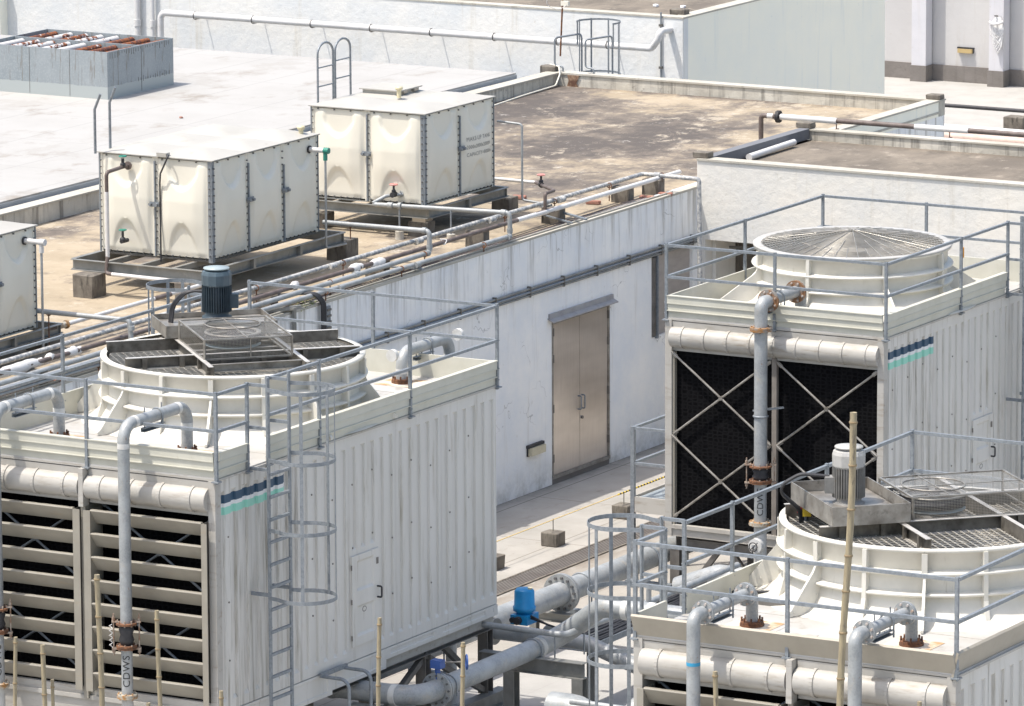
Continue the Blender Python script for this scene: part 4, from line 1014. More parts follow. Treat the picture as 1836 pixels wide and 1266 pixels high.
# ---------------------------------------------------------------- tower one (left)
ax0, ax1, ay0, ay1, azb, azd = 3.02, 6.57, -19.67, -13.21, 1.52, 4.26
TG = 'cooling towers'
t1 = tower(None, ax0, ax1, ay0, ay1, azb, azd, 'large cream cooling tower on the left with blue grey fan motor and louvred front', 'ribbed')
G8 = [22.5+45*i for i in range(8)]; R8 = [45*i for i in range(8)]
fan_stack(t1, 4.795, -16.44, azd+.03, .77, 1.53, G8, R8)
mc1, mz1 = guard_drive(t1, 4.795, -16.44, azd+.80, 1.53, 45, MOTB, MOTBL, 0)
e = .02
railing(t1, [((ax0, ay0), (ax1+e, ay0)), ((ax1+e, ay0), (ax1+e, ay0+.64)), ((ax1+e, ay0+1.13), (ax1+e, ay1)), ((ax1+e, ay1), (ax0, ay1)), ((ax0, ay0), (ax0, ay1-1.1))], azd, 1.0, .57,
        [(ax1+e, ay0-.01), (4.83, ay0-.01), (ax0, ay0), (ax1+e, ay0+.66), (ax1+e, ay0+1.11), (ax1+e, -17.42), (ax1+e, -15.32), (ax1+e, ay1), (4.82, ay1), (ax0, ay1), (ax0, -17.44), (ax0, -15.45), (ax0, -14.3)])
ladder_cage(t1, 6.84, -18.96, -18.50, 1, 5.36, .6, [5.22, 4.40, 3.58, 2.78], 4.22, azd, ax1+e)
# rear ladder cage peeping over the far edge
ladder_cage(t1, 2.78, -14.25, -13.80, -1, 5.36, 2.6, [5.3, 4.5, 3.7], 4.2, azd, ax0)
cab = MB()
def sag(p, q, up_, n=10): 
    p, q = Vector(p), Vector(q); return [p.lerp(q, i/n)+Z*up_*math.sin(PI*i/n) for i in range(n+1)]
for k, d in enumerate((0, .03, .055)):
    P = fillet([mc1+Z*(mz1+.33)-rt*.17+fh*d, mc1+Z*(mz1+.33)-rt*(.36+d)+fh*.02, mc1+Z*(mz1+.16)-rt*(.52+d*.6), mc1+Z*(mz1-.18)-rt*(.56+d*.6)+fh*d, mc1+Z*(mz1-.62)-rt*(.60+d*.5)+fh*(.3+d)], .22)
    cab.tube(P, .016, 8)
cab.build('power_cable', BLACK, t1)
# ---------------------------------------------------------------- tower two (right, behind)
bx0_, bx1_, by0_, by1_, bzb, bzd = 5.16, 8.41, -6.10, -1.42, 1.0, 3.84
t2 = tower(None, bx0_, bx1_, by0_, by1_, bzb, bzd, 'cream cooling tower on the right with wire cone fan guard and open black fill front', 'ribbed', louvers=False)
fan_stack(t2, 6.775, -3.75, bzd+.02, .78, 1.29, [-135, -45, 45, 135], [0, 90, 180, 270], gout=.72, flare=.42)
cx, cy, zt = 6.775, -3.75, bzd+.81
q = MB(); rr = 0.10
while rr < 1.27:
    z = zt+.17*(1-rr/1.27); n = max(16, int(rr*50))
    q.tube([(cx+rr*math.cos(2*PI*i/n), cy+rr*math.sin(2*PI*i/n), z) for i in range(n)], .0042, 4, closed=True); rr += .039
wg = q.build('wire_guard', WIRE, t2)
q = MB()
for i in range(48):
    a = 2*PI*i/48; r0 = .06 if i % 4 == 0 else (.5 if i % 2 == 0 else .85); r1 = 1.27
    q.tube([(cx+r0*math.cos(a), cy+r0*math.sin(a), zt+.178*(1-r0/1.27)+.006), (cx+r1*math.cos(a), cy+r1*math.sin(a), zt+.006)], .0055, 4)
q.build('guard_spoke', WIRE, wg)
MB().lathe((cx, cy, 0), [(1.22, zt-.01), (1.35, zt-.02), (1.36, zt+.0), (1.34, zt+.012), (1.24, zt+.008)], 96).build('stack_rim', FRPD, t2)
MB().cyl((cx, cy, zt-.5), (cx, cy, zt-.48), 1.25, 40).build('plenum_floor', M('plenum_beige', C(.12, .105, .085), rough=.8), t2)
q = MB().cyl((cx, cy, zt-.4), (cx, cy, zt-.1), .2, 20)
for k in range(5):
    a = 2*PI*k/5; d = V(math.cos(a), math.sin(a), 0); s_ = V(-math.sin(a), math.cos(a), 0)
    q.obox((cx+d.x*.7, cy+d.y*.7, zt-.22), d, (s_+Z*.35).normalized(), (Z-s_*.35).normalized(), .5, .17, .008)
q.build('fan', BLADE, t2)
MB().cyl((7.95, -2.75, zt-.26), (7.95, -2.75, zt-.12), .03, 8).build('lamp', M('orange_lamp', C(.75, .3, .02), rough=.4), t2)
e = .02
railing(t2, [((bx0_, by0_), (bx1_+e, by0_)), ((bx1_+e, by0_), (bx1_+e, -2.31)), ((bx0_, by0_), (bx0_, by1_)), ((bx0_, by1_), (bx1_+e, by1_))], bzd, 1.0, .57,
        [(bx0_, by0_), (bx1_+e, by0_), (6.79, by0_), (bx1_+e, -3.80), (bx1_+e, -2.31), (bx1_+e, -1.86), (bx1_+e, by1_), (6.77, by1_), (bx0_, by1_), (bx0_+.02, -3.84)])
ladder_cage(t2, 8.68, -2.31, -1.86, 1, 4.95, .4, [4.8, 4.0, 3.2, 2.4], 3.7, bzd, bx1_+e)
# ---------------------------------------------------------------- tower three (front right)
c_x0, c_x1, c_y0, c_y1, czb, czd = 14.40, 17.99, -24.13, -17.70, 1.52, 4.24
t3 = tower(None, c_x0, c_x1, c_y0, c_y1, czb, czd, 'large cream cooling tower in the right foreground with grey motor and plain tan parapet', 'tan')
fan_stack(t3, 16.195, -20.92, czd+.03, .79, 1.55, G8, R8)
mc3, mz3 = guard_drive(t3, 16.195, -20.92, czd+.82, 1.55, 135, MOTG, MOTW, 1)
railing(t3, [((c_x0, c_y0), (c_x1, c_y0)), ((c_x1, c_y0), (c_x1, c_y1)), ((c_x0, c_y0), (c_x0, c_y0+.62)), ((c_x0, c_y0+1.06), (c_x0, c_y1)), ((c_x0, c_y1), (c_x1, c_y1))], czd, .98, .55,
        [(c_x0, c_y0), (c_x1, c_y0), (16.13, c_y0-.01), (c_x0, c_y0+.64), (c_x0, c_y0+1.06), (c_x0, -22.0), (c_x0, -19.8), (c_x0, c_y1), (c_x1, c_y1)])
ladder_cage(t3, 14.13, -23.49, -23.06, -1, 5.26, .3, [5.2, 4.48, 3.76, 3.04], 4.1, czd, c_x0)
cab = MB()
for k, d in enumerate((0, .028, .05)):
    p0 = mc3+Z*(mz3+.30)-rt*.2+fh*d
    foot = V(14.98, -21.55, 0)+rt*(-.02)+fh*(-.1+d*.4)
    P = fillet([p0, p0-rt*.30+Z*.03, p0-rt*.56-Z*.12, foot+Z*(czd+.9)+rt*d*.6, foot+Z*(czd+.10)+rt*d*.6, foot+Z*(czd+.06)-fh*.1-rt*.3, foot+Z*(czd+.05)-rt*.9-fh*.05], .18)
    cab.tube(P, .016 if k < 2 else .012, 8)
cab.build('power_cable', BLACK, t3)
foot = V(14.98, -21.55, 0)+rt*.05
MB().beam((foot.x, foot.y, czd+.1), (foot.x, foot.y, czd+.98), .03, .05).build('cable_post', GALV, t3)
sb = MB().obox(foot+Z*(czd+.9)-fh*.06, rt, fh, Z, .045, .04, .06).build('stop_button_box', YEL, t3)
MB().cyl(foot+Z*(czd+.9)-fh*.06-rt*.05, foot+Z*(czd+.9)-fh*.06-rt*.10, .03, 12).build('button', RED, sb)
q = MB()
for i in range(22):
    a = V(14.45+.075*i, -22.3+.0*i, czd+.05); q.box(a.x, a.x+.01, a.y-.05, a.y+.06, czd+.032, czd+.06)
q.box(14.45, 16.1, -22.355, -22.345, czd+.03, czd+.075).box(14.45, 16.1, -22.245, -22.235, czd+.03, czd+.075)
q.build('cable_tray', STEEL, t3)

# ---------------------------------------------------------------- support steelwork
def stand(x0, x1, y0, y1, zt, zlegs, legs, label, loc, braces=()):
    t = thing('steel_stand', loc, label, 'steel frame'); m = MB()
    for x in (x0, x1): m.hbeam((x, y0, zt-.10), (x, y1, zt-.10), .14, .18)
    m.split('rail_beam', STEEL, t); m = MB()
    n_ = 5
    for i in range(n_):
        y = y0+(y1-y0)*i/(n_-1); m.hbeam((x0+.08, y, zt-.11), (x1-.08, y, zt-.11), .1, .14)
    m.split('cross_beam', STEEL, t)
    for x, y in legs: MB().hbeam((x, y, zlegs), (x, y, zt-.19), .14, .14).build('leg', STEEL, t)
    m = MB()
    for a, b in braces: m.beam(a, b, .07, .07)
    m.split('brace', STEEL, t); return t
ys = [ay0+.15, -17.6, -16.2, -14.85, ay1-.12]
stand(ax0+.12, ax1-.10, ay0+.1, ay1-.02, azb-.13, .40, [(x, y) for x in (ax0+.12, ax1-.10) for y in ys], 'dark steel stand under the left cooling tower', (4.8, -16.4, .4),
      [((ax1-.10, -14.85, 1.2), (ax1-.10, -13.4, .45)), ((ax1-.16, -14.3, 1.2), (ax1-.16, -13.35, .5)), ((ax1-.1, -16.2, .5), (ax1-.1, -14.9, 1.15)), ((ax0+.12, -14.85, 1.2), (ax0+.12, -13.4, .45)), ((ax0+.12, -17.6, .5), (ax0+.12, -16.2, 1.15)), ((ax1-.1, -17.6, 1.15), (ax1-.1, -16.3, .45))])
stand(bx0_+.1, bx1_-.1, by0_+.1, by1_-.02, bzb-.13, G0, [(x, y) for x in (bx0_+.1, 6.78, bx1_-.1) for y in (by0_+.12, -3.7, by1_-.1)], 'low dark steel stand under the wire topped cooling tower', (6.8, -3.7, G0),
      [((5.4, by0_+.12, .05), (5.9, by0_+.12, .7)), ((6.1, by0_+.12, .7), (6.6, by0_+.12, .05))])
stand(c_x0+.12, c_x1-.10, c_y0+.1, c_y1-.02, czb-.13, G0, [(x, y) for x in (c_x0+.12, c_x1-.10) for y in (c_y0+.15, -21, c_y1-.12)], 'steel stand under the right foreground cooling tower', (16.2, -20.9, G0))
# raised beams and columns carrying tower one and the pipes
rk = thing('pipe_rack', (6.9, -14, G0), 'dark steel rack of columns and beams between the two large cooling towers', 'steel frame')
m = MB(); m.hbeam((ax1-.03, ay0-.6, .31), (ax1-.03, -13.0, .31), .16, .2).hbeam((ax0+.12, ay0-.6, .31), (ax0+.12, -13.0, .31), .16, .2); m.split('beam', BEAMG, rk)
for y in (-19.3, -16.2, -13.1):
    for x in (ax1-.03, ax0+.12): MB().hbeam((x, y, G0), (x, y, .21), .16, .16, upv=(1, 0, 0)).build('column', STEEL, rk)
m = MB().hbeam((6.6, -13.65, .92), (8.05, -13.65, .92), .14, .2); m.split('beam', BEAMG, rk)
for x in (7.02, 7.98): MB().hbeam((x, -13.65, G0), (x, -13.65, .82), .15, .15, upv=(0, 1, 0)).build('column', BEAMG, rk)
MB().hbeam((7.2, -11.9, G0), (7.2, -11.9, .9), .11, .11).build('column', BEAMG, rk)
MB().hbeam((6.5, -16.6, .9), (8.4, -16.6, .9), .14, .16).build('beam', BEAMG, rk)
MB().hbeam((8.2, -16.6, G0), (8.2, -16.6, .82), .14, .14).build('column', BEAMG, rk)
MB().hbeam((4.4, -8.75, .25), (6.3, -8.75, .25), .12, .12).build('beam', BEAMG, rk)
for x in (4.6, 5.5): MB().hbeam((x, -8.75, G0), (x, -8.75, .19), .1, .1).build('column', BEAMG, rk)

# ---------------------------------------------------------------- riser pipes into the deck inlets
def rubber_joint(root, x, y, z0, z1, r, fm):
    j = MB(); zc = (z0+z1)/2; h = (z1-z0)/2
    j.lathe((x, y, zc), [(r*.9, -h), (r*1.0, -h*.9), (r*1.28, -h*.5), (r*1.0, 0), (r*1.28, h*.5), (r*1.0, h*.9), (r*.9, h)], 24)
    jo = j.build('rubber_joint', BLACK, root)
    MB().cyl((x, y, z0-.022), (x, y, z0+.0), r*1.75, 24).cyl((x, y, z0-.045), (x, y, z0-.025), r*1.7, 24).cyl((x, y, z1), (x, y, z1+.022), r*1.75, 24).split('joint_flange', fm, jo)
    b = bolts(MB(), (x, y, z0-.02), Z, r*1.5, 8, .010, .07); bolts(b, (x, y, z1+.02), Z, r*1.5, 8, .010, .07)
    for s_ in (-1, 1):
        px_ = x+s_*rt.x*r*2.1; py_ = y+s_*rt.y*r*2.1
        b.cyl((px_, py_, z0-.12), (px_, py_, z1+.13), .009, 8); b.beam((x+s_*rt.x*r*1.4, y+s_*rt.y*r*1.4, z0-.04), (x+s_*rt.x*r*2.4, y+s_*rt.y*r*2.4, z0-.04), .06, .018)
        b.beam((x+s_*rt.x*r*1.4, y+s_*rt.y*r*1.4, z1+.035), (x+s_*rt.x*r*2.4, y+s_*rt.y*r*2.4, z1+.035), .06, .018)
        for z in (z0-.07, z1+.07): b.cyl((px_, py_, z-.02), (px_, py_, z+.02), .02, 6)
    b.split('tie_rod', GALV if fm is not RUST else M('rusty_zinc', C(.35, .3, .25), C(.2, .1, .05), 20, rough=.7), jo)
def riser(x, yr, yi, zd, ztop, r, label, group, flanged, word=True, rust=True, zlow=-.08, ym=None, joint=(2.29, 2.53), lowf=1.70):
    t = thing('riser_pipe', (x, yr, zlow), label, 'pipe', group)
    zj0, zj1 = joint
    if not flanged:
        MB().tube(fillet([(x, yr, zj1+.02), (x, yr, ztop), (x, yi, ztop), (x, yi, zd+.05)], .19, 8), r, 20).build('pipe', GPIPE, t)
        c = MB()
        for p, d in (((x, yr, ztop-.24), Z), ((x, yr+.22, ztop), Y), ((x, yi-.22, ztop), Y), ((x, yi, ztop-.23), Z)):
            p = Vector(p); c.cyl(p-d*.03, p+d*.03, r*1.035, 20)
        c.split('weld_band', M('white_primer', C(.60, .60, .58), C(.5, .49, .46), 14, rough=.6), t)
    else:
        yb_ = yr+.30
        MB().tube(fillet([(x, yr, zj1+.02), (x, yr, ztop), (x, yr+.20, ztop)], .19, 8), r, 20).build('pipe', GPIPE, t)
        MB().cyl((x, yr+.20, ztop), (x, yi-.16, ztop), r*.88, 20).build('cross_pipe', GPIPE, t)
        MB().tube(fillet([(x, yi-.16, ztop), (x, yi, ztop), (x, yi, zd+.05)], .15, 8), r*.92, 20).build('drop_pipe', GPIPE, t)
        f = MB(); 
        for yy in (yr+.20, yr+.225, yi-.16, yi-.135): flange(f, (x, yy, ztop), Y, r*1.72, .02, 28)
        fo = f.split('flange', GPIPE if not rust == 'rusty' else M('rust_grey_flange', C(.24, .22, .20), C(.22, .11, .05), 12, .42, .55, rough=.7), t)
        bolts(bolts(MB(), (x, yr+.21, ztop), Y, r*1.4, 8, .014, .075), (x, yi-.15, ztop), Y, r*1.4, 8, .014, .075).build('flange_bolt', M('zinc_bolt', C(.5, .5, .5), C(.35, .2, .1), 30, rough=.5), fo)
    # deck flange
    f = MB().cyl((x, yi, zd+.035), (x, yi, zd+.06), r*1.8, 26).cyl((x, yi, zd+.062), (x, yi, zd+.085), r*1.7, 26)
    bolts(f, (x, yi, zd+.07), Z, r*1.5, 8, .011, .11); f.build('deck_flange', RUST, t)
    MB().box(x-.26, x+.26, yi-.24, yi+.24, zd+.031, zd+.035).build('rust_stained_plate', M('rust_wash', C(.60, .55, .46), C(.42, .25, .12), 5, .45, .62, rough=.7), t)
    # support channel on the parapet with clamp
    ymid = (yr+yi)/2 if ym is None else ym
    s_ = MB().channel((x-.03, ymid-.22, ztop-r-.07), (x-.03, ymid+.22, ztop-r-.07), .06, .05)
    s_.cyl((x-.03, ymid-.18, ztop-r-.05), (x-.03, ymid-.18, ztop+.12), .008, 6).cyl((x-.03, ymid+.18, ztop-r-.05), (x-.03, ymid+.18, ztop+.12), .008, 6)
    s_.build('support_channel', GALV, t)
    u = MB().tube([(x+(r+.008)*math.cos(a), ymid+.04, ztop+(r+.008)*math.sin(a)) for a in [PI*i/12 for i in range(13)]], .011, 6)
    u.cyl((x+r+.008, ymid+.04, ztop-r-.08), (x+r+.008, ymid+.04, ztop), .010, 6).cyl((x-r-.008, ymid+.04, ztop-r-.08), (x-r-.008, ymid+.04, ztop), .010, 6); u.split('pipe_clamp', GALV, t)
    rubber_joint(t, x, yr, zj0, zj1, r, RUST if rust else GPIPE)
    MB().cyl((x, yr, lowf), (x, yr, zj0-.045), r*.95, 20).build('lower_pipe', GPIPE, t)
    f = MB().cyl((x, yr, lowf-.01), (x, yr, lowf+.012), r*1.7, 26).cyl((x, yr, lowf-.035), (x, yr, lowf-.013), r*1.75, 26); bolts(f, (x, yr, lowf-.01), Z, r*1.45, 8, .011, .08)
    f.build('lower_flange', M('rust_spotted_flange', C(.42, .40, .34), C(.35, .18, .06), 14, .45, .6, rough=.7), t)
    MB().cyl((x, yr, zlow), (x, yr, lowf-.035), r*.98, 20).build('lower_pipe', M('valve_body', C(.50, .50, .48), C(.4, .39, .37), 9, rough=.5), t)
    if word:
        fa = math.atan2(-.87, .49)-.12; rr_ = r*.95+.004
        def wrap(co, z0=lowf+.12):
            a = fa-(co.y-.04)/rr_; return Vector((x+rr_*math.cos(a)*1, yr+rr_*math.sin(a), z0+co.x))
        def wrap2(co, z0=lowf+.10):       # reads upwards: text x -> +z, text y -> to the left
            a = fa-(co.y-.045)/rr_; return Vector((x+rr_*math.cos(a), yr+rr_*math.sin(a), z0+co.x))
        text('CDWS', .125, 'lettering', INK, t, None, wrap=wrap2, spacing=1.05)
        ar = MB(); za = lowf+.47
        if za+.14 < zj0-.06:
            P_ = lambda s_, z_: Vector((x+(rr_+.003)*math.cos(fa+s_/rr_), yr+(rr_+.003)*math.sin(fa+s_/rr_), z_))
            ar.add([P_(-.006, za), P_(.006, za), P_(.006, za+.10), P_(-.006, za+.10)], [(0, 1, 2, 3)]); ar.add([P_(-.02, za+.09), P_(.02, za+.09), P_(0, za+.14)], [(0, 1, 2)])
            ar.build('arrow_mark', INK, t)
    return t
RG = 'riser pipes at the cooling tower fronts'
ra = riser(5.53, -19.98, -18.63, azd, 4.86, .070, 'grey pipe rising before the left tower, nearer its right corner, with rusty joint marked CDWS', RG, False)
q = MB(); q.tube([(5.38+.018*math.cos(a*.9), -20.08+.018*math.sin(a*.9), 2.26+.008*a) for a in range(36)], .004, 5); q.build('coiled_wire', ROPE, ra)
riser(3.73, -19.95, -18.60, azd, 4.86, .070, 'grey pipe rising before the left tower at the far left edge of the view', RG, False, joint=(2.27, 2.50), lowf=1.62)
rb2 = riser(5.53, -12.55, -13.72, azd, 4.67, .072, 'short arched grey pipe at the back corner of the left tower deck', RG, False, word=False)
rc = riser(6.77, -6.46, -5.30, bzd, 4.24, .088, 'tall grey pipe before the black fill of the wire topped tower, with rusty flanged bend', RG, True, rust='rusty', joint=(1.86, 2.03), lowf=1.28, ym=-6.0)
q = MB(); q.cyl((6.77, -6.46, 3.87), (6.77, -6.46, 3.892), .15, 26).cyl((6.77, -6.46, 3.895), (6.77, -6.46, 3.92), .15, 26); bolts(q, (6.77, -6.46, 3.895), Z, .125, 8, .012, .08); q.split('joint_flange', M('rust_orange_flange', C(.26, .23, .20), C(.30, .15, .05), 9, .4, .58, rough=.7), rc)
MB().beam((6.66, -6.46, 2.78), (6.95, -6.15, 2.80), .05, .02).tube([(6.77+.095*math.cos(a), -6.46+.095*math.sin(a), 2.72) for a in [2*PI*i/16 for i in range(16)]], .014, 6, closed=True).build('wall_bracket', GALV, rc)
# butterfly valve below the joint of that riser
q = MB().cyl((6.77, -6.52, .98), (6.77, -6.62, .98), .10, 18).cyl((6.77, -6.62, .98), (6.77, -6.66, .98), .03, 10); q.build('valve_body', M('valve_white', C(.60, .60, .58), rough=.5), rc)
q = MB()
q.tube([(6.77+.06*math.cos(2*PI*i/14), -6.67, .98+.06*math.sin(2*PI*i/14)) for i in range(14)], .008, 6, closed=True).beam((6.72, -6.66, .93), (6.83, -6.66, 1.04), .014, .01).beam((6.77, -6.66, .98), (6.74, -6.66, .80), .014, .01)
q.build('valve_handle', BLACK, rc)
rd = riser(15.27, -24.52, -23.24, czd, 4.63, .070, 'grey riser with blue tape band before the right foreground tower, nearer the caged ladder', RG, True, word=False, joint=(3.30, 3.50), lowf=2.9, ym=-23.85)
MB().cyl((15.27, -24.52, 4.13), (15.27, -24.52, 4.165), .0715, 24).build('tape_band', M('blue_tape', C(.03, .28, .48), rough=.5), rd)
riser(17.07, -24.52, -23.24, czd, 4.63, .070, 'grey riser before the right foreground tower, beside the tallest bamboo pole', RG, True, word=False, joint=(3.30, 3.50), lowf=2.9, ym=-23.85)

# ================================================================== WATER TANKS
def sst(a, b, x): t = max(0, min(1, (x-a)/(b-a))); return t*t*(3-2*t)
def relief(u, v, deep=.08):
    c_ = abs(u-.5)
    border = sst(.0, .09, u)*sst(.0, .09, 1-u)*sst(0, .05, v)*sst(0, .05, 1-v)
    side = .45+.55*sst(0, .30, u)*sst(0, .30, 1-u)
    prof = .22+.78*max(0, min(1, (1.02-v)/.45)) if v > .45 else .35+.65*sst(.02, .42, v)
    topv = .70+1.9*c_*c_; scoop = sst(topv-.015, topv+.022, v)*(1-sst(.25, .33, c_))
    bot = .34-3.4*c_*c_; arch = (1-sst(bot-.05, bot+.03, v))*(1-sst(.24, .33, c_))
    return deep*border*side*prof*(1-.90*scoop)*(1-.55*arch)
def panel_mesh(mb, P, U, N, w_, h_, nu=40, nv=56):
    # pressed GRP panel: domed field with a scoop at the top and an arch at the bottom
    vs = [P+U*(i/nu*w_)+Z*(j/nv*h_)+N*relief(i/nu, j/nv) for j in range(nv+1) for i in range(nu+1)]
    mb.add(vs, [(j*(nu+1)+i, j*(nu+1)+i+1, (j+1)*(nu+1)+i+1, (j+1)*(nu+1)+i) for j in range(nv) for i in range(nu)], True)
def bl(m, p, n_): m.cyl(Vector(p), Vector(p)+n_*.02, .011, 6)
def tank(x0, x1, y0, y1, z0, z1, nx, ny, label, group='water tanks'):
    root = thing('water_tank', ((x0+x1)/2, (y0+y1)/2, z0), label, 'water tank', group)
    wx, wy, h = (x1-x0)/nx, (y1-y0)/ny, z1-z0; fb = .045
    for i in range(nx):
        m = MB(); panel_mesh(m, V(x0+i*wx+fb, y0, z0+fb*.6), X, -Y, wx-2*fb, h-fb)
        m.box(x0+i*wx+.002, x0+i*wx+fb+.001, y0-.004, y0+.02, z0, z1-.001).box(x0+(i+1)*wx-fb-.001, x0+(i+1)*wx-.002, y0-.004, y0+.02, z0, z1-.001)
        m.m(1); ya = y0-.004; xa, xb = x0+i*wx, x0+(i+1)*wx
        for j in range(int(h/.094)):
            z = z0+.07+j*.094
            if z > z1-.04: continue
            if i == 0: bl(m, (x0+.03, y0-.012, z), -Y)
            else: bl(m, (xa+.028, ya, z), -Y)
            if i == nx-1: bl(m, (x1-.025, y0-.012, z), -Y)
        for j in range(int(wx/.11)): bl(m, (xa+.06+j*.11, y0-.01, z0+.03), -Y)
        for j in range(int(wx/.28)): bl(m, (xa+.12+j*.28, ya, z1-.03), -Y)
        p = m.build('wall_panel', [TANK, BOLT], root)
        if True:
            r_ = MB()
            for zz in (.43, .49, .37): r_.cyl((x0+(i+.5)*wx, y0-.07, z0+h*zz*1.05), (x0+(i+.5)*wx, y0-.078, z0+h*zz*1.05), .035 if zz != .43 else .03, 18)
            r_.split('emblem_disc', TANK, p)
    for i in range(ny):
        m = MB(); panel_mesh(m, V(x1, y0+i*wy+fb, z0+fb*.6), Y, X, wy-2*fb, h-fb)
        m.box(x1-.02, x1+.004, y0+i*wy+.002, y0+i*wy+fb+.001, z0, z1-.001).box(x1-.02, x1+.004, y0+(i+1)*wy-fb-.001, y0+(i+1)*wy-.002, z0, z1-.001)
        m.m(1); ya_, yb_ = y0+i*wy, y0+(i+1)*wy
        for j in range(int(h/.094)):
            z = z0+.07+j*.094
            if z > z1-.04: continue
            if i == 0: bl(m, (x1+.012, y0+.03, z), X)
            bl(m, (x1+.004, yb_-.03, z), X)
        for j in range(int(wy/.11)): bl(m, (x1+.004, ya_+.06+j*.11, z0+.03), X)
        for j in range(int(wy/.28)): bl(m, (x1+.004, ya_+.14+j*.28, z1-.03), X)
        m.build('wall_panel', [TANK, BOLT], root)
    MB().box(x0, x0+.02, y0, y1, z0, z1).box(x0+.02, x1-.02, y1-.02, y1, z0, z1).build('rear_panel', TANK, root)
    MB().box(x0+.03, x1-.03, y0+.03, y1-.03, z0-.02, z0+.0).build('floor', TANK, root)
    # lid: low domes per cell
    m = MB(); nu, nv = 12*nx, 12*ny; vs = []
    ov = .035
    for j in range(nv+1):
        for i in range(nu+1):
            u, v = i/nu*nx, j/nv*ny; fu, fv = u-math.floor(min(u, nx-1e-6)), v-math.floor(min(v, ny-1e-6))
            b = max(0, min(1, min(fu, 1-fu)/.42)); c_ = max(0, min(1, min(fv, 1-fv)/.42)); k = min(b, c_); k = k*k*(3-2*k)*.5+k*.5
            vs.append((x0-ov+(x1-x0+2*ov)*i/nu, y0-ov+(y1-y0+2*ov)*j/nv, z1+.012+.085*k))
    m.add(vs, [(j*(nu+1)+i, j*(nu+1)+i+1, (j+1)*(nu+1)+i+1, (j+1)*(nu+1)+i) for j in range(nv) for i in range(nu)], True)
    m.box(x0-ov, x1+ov, y0-ov, y1+ov, z1-.002, z1+.010)
    lid = m.build('lid', TANKL, root)
    # steel corner strips, seams, bolts
    c = MB(); cw = .055
    c.box(x1-cw, x1+.012, y0-.012, y0-.005, z0-.03, z1-.004).box(x1+.006, x1+.012, y0-.005, y0+cw, z0-.03, z1-.004); c.build('corner_angle', GALV, root)
    c = MB().box(x0-.012, x0+.012, y0-.012, y0-.005, z0, z1-.004); c.build('corner_angle', GALV, root)
    c = MB(); 
    for i in range(1, nx): c.box(x0+i*wx-.010, x0+i*wx+.010, y0-.03, y0-.005, z0, z1-.06)
    for i in range(1, ny): c.box(x1+.005, x1+.03, y0+i*wy-.012, y0+i*wy+.012, z0, z1-(.15 if i % 2 else .30))
    c.box(x1+.004, x1+.02, y1-.008, y1+.006, z0, z1-.004)
    c.split('seam_strip', GALV, root)
    for i in range(1, nx):
        m = MB().box(x0+i*wx-.07, x0+i*wx+.08, y0-.05, y0-.035, z0+h*.5, z0+h*.5+.07).cyl((x0+i*wx-.05, y0-.035, z0+h*.5+.035), (x0+i*wx-.05, y0-.09, z0+h*.5+.035), .022, 8).cyl((x0+i*wx+.05, y0-.035, z0+h*.5+.035), (x0+i*wx+.05, y0-.09, z0+h*.5+.035), .022, 8)
        m.build('tie_bracket', GALV, root)
    for i in range(1, ny):
        m = MB().box(x1+.035, x1+.05, y0+i*wy-.08, y0+i*wy+.09, z0+h*.5, z0+h*.5+.07).cyl((x1+.035, y0+i*wy-.05, z0+h*.5+.035), (x1+.09, y0+i*wy-.05, z0+h*.5+.035), .022, 8).cyl((x1+.035, y0+i*wy+.05, z0+h*.5+.035), (x1+.09, y0+i*wy+.05, z0+h*.5+.035), .022, 8)
        m.build('tie_bracket', GALV, root)
    return root, lid
def base_frame(root, x0, x1, y0, y1, z0, z1, nx=2, ny=3):
    m = MB(); 
    m.channel((x0, y0, (z0+z1)/2), (x1, y0, (z0+z1)/2), .07, z1-z0, side=1).channel((x0, y1, (z0+z1)/2), (x1, y1, (z0+z1)/2), .07, z1-z0, side=-1)
    m.channel((x1, y0+.04, (z0+z1)/2), (x1, y1-.04, (z0+z1)/2), .07, z1-z0, side=1).channel((x0, y0+.04, (z0+z1)/2), (x0, y1-.04, (z0+z1)/2), .07, z1-z0, side=-1)
    for i in range(1, nx*2): 
        x = x0+(x1-x0)*i/(nx*2); m.beam((x, y0+.04, z1-.04), (x, y1-.04, z1-.04), .05, .075)
    for i in range(1, ny):
        y = y0+(y1-y0)*i/ny; m.obox((x1+.0, y, (z0+z1)/2), X, Y, Z, .034, .03, (z1-z0)/2-.01)
    m.build('base_frame', BEAMG, root)
    return MB().box(x0+.12, x1-.28, y0+.62, y1-.32, z1, z1+.028).build('skid', STEEL, root)
PG = 'old concrete plinths under the tanks'
# tank one
ta, lida = tank(-3.50, -1.66, -6.68, -3.86, 4.16, 5.56, 2, 3, 'largest cream water tank, three panels along its side, with green valve handle')
base_frame(ta, -3.60, -1.40, -7.28, -3.55, 3.98, 4.13)
for (x, y, lb) in ((-3.22, -7.42, 'tall pale concrete plinth under the near left corner of the largest tank'), (-1.62, -7.3, 'concrete plinth under the near right corner of the largest tank, hidden behind the motor'), (-1.62, -3.25, 'dark concrete plinth under the far right corner of the largest tank'), (-3.4, -3.6, 'concrete plinth under the far left corner of the largest tank')):
    cblock(x, y, zr(y)-.02, .34, .34, 3.975-zr(y)+.02, lb, PLINTH, 'concrete_plinth', 'plinth', PG)
q = MB(); q.tube([(-3.48, -6.82, 5.56), (-3.48, -6.82, 6.18), (-3.38, -6.82, 6.40)], .02, 8).build('ladder_rail', GALV, ta)
q = MB(); q.tube([(-3.44, -6.50, 5.56), (-3.44, -6.50, 6.24), (-3.34, -6.50, 6.46)], .02, 8).build('ladder_rail', GALV, ta)
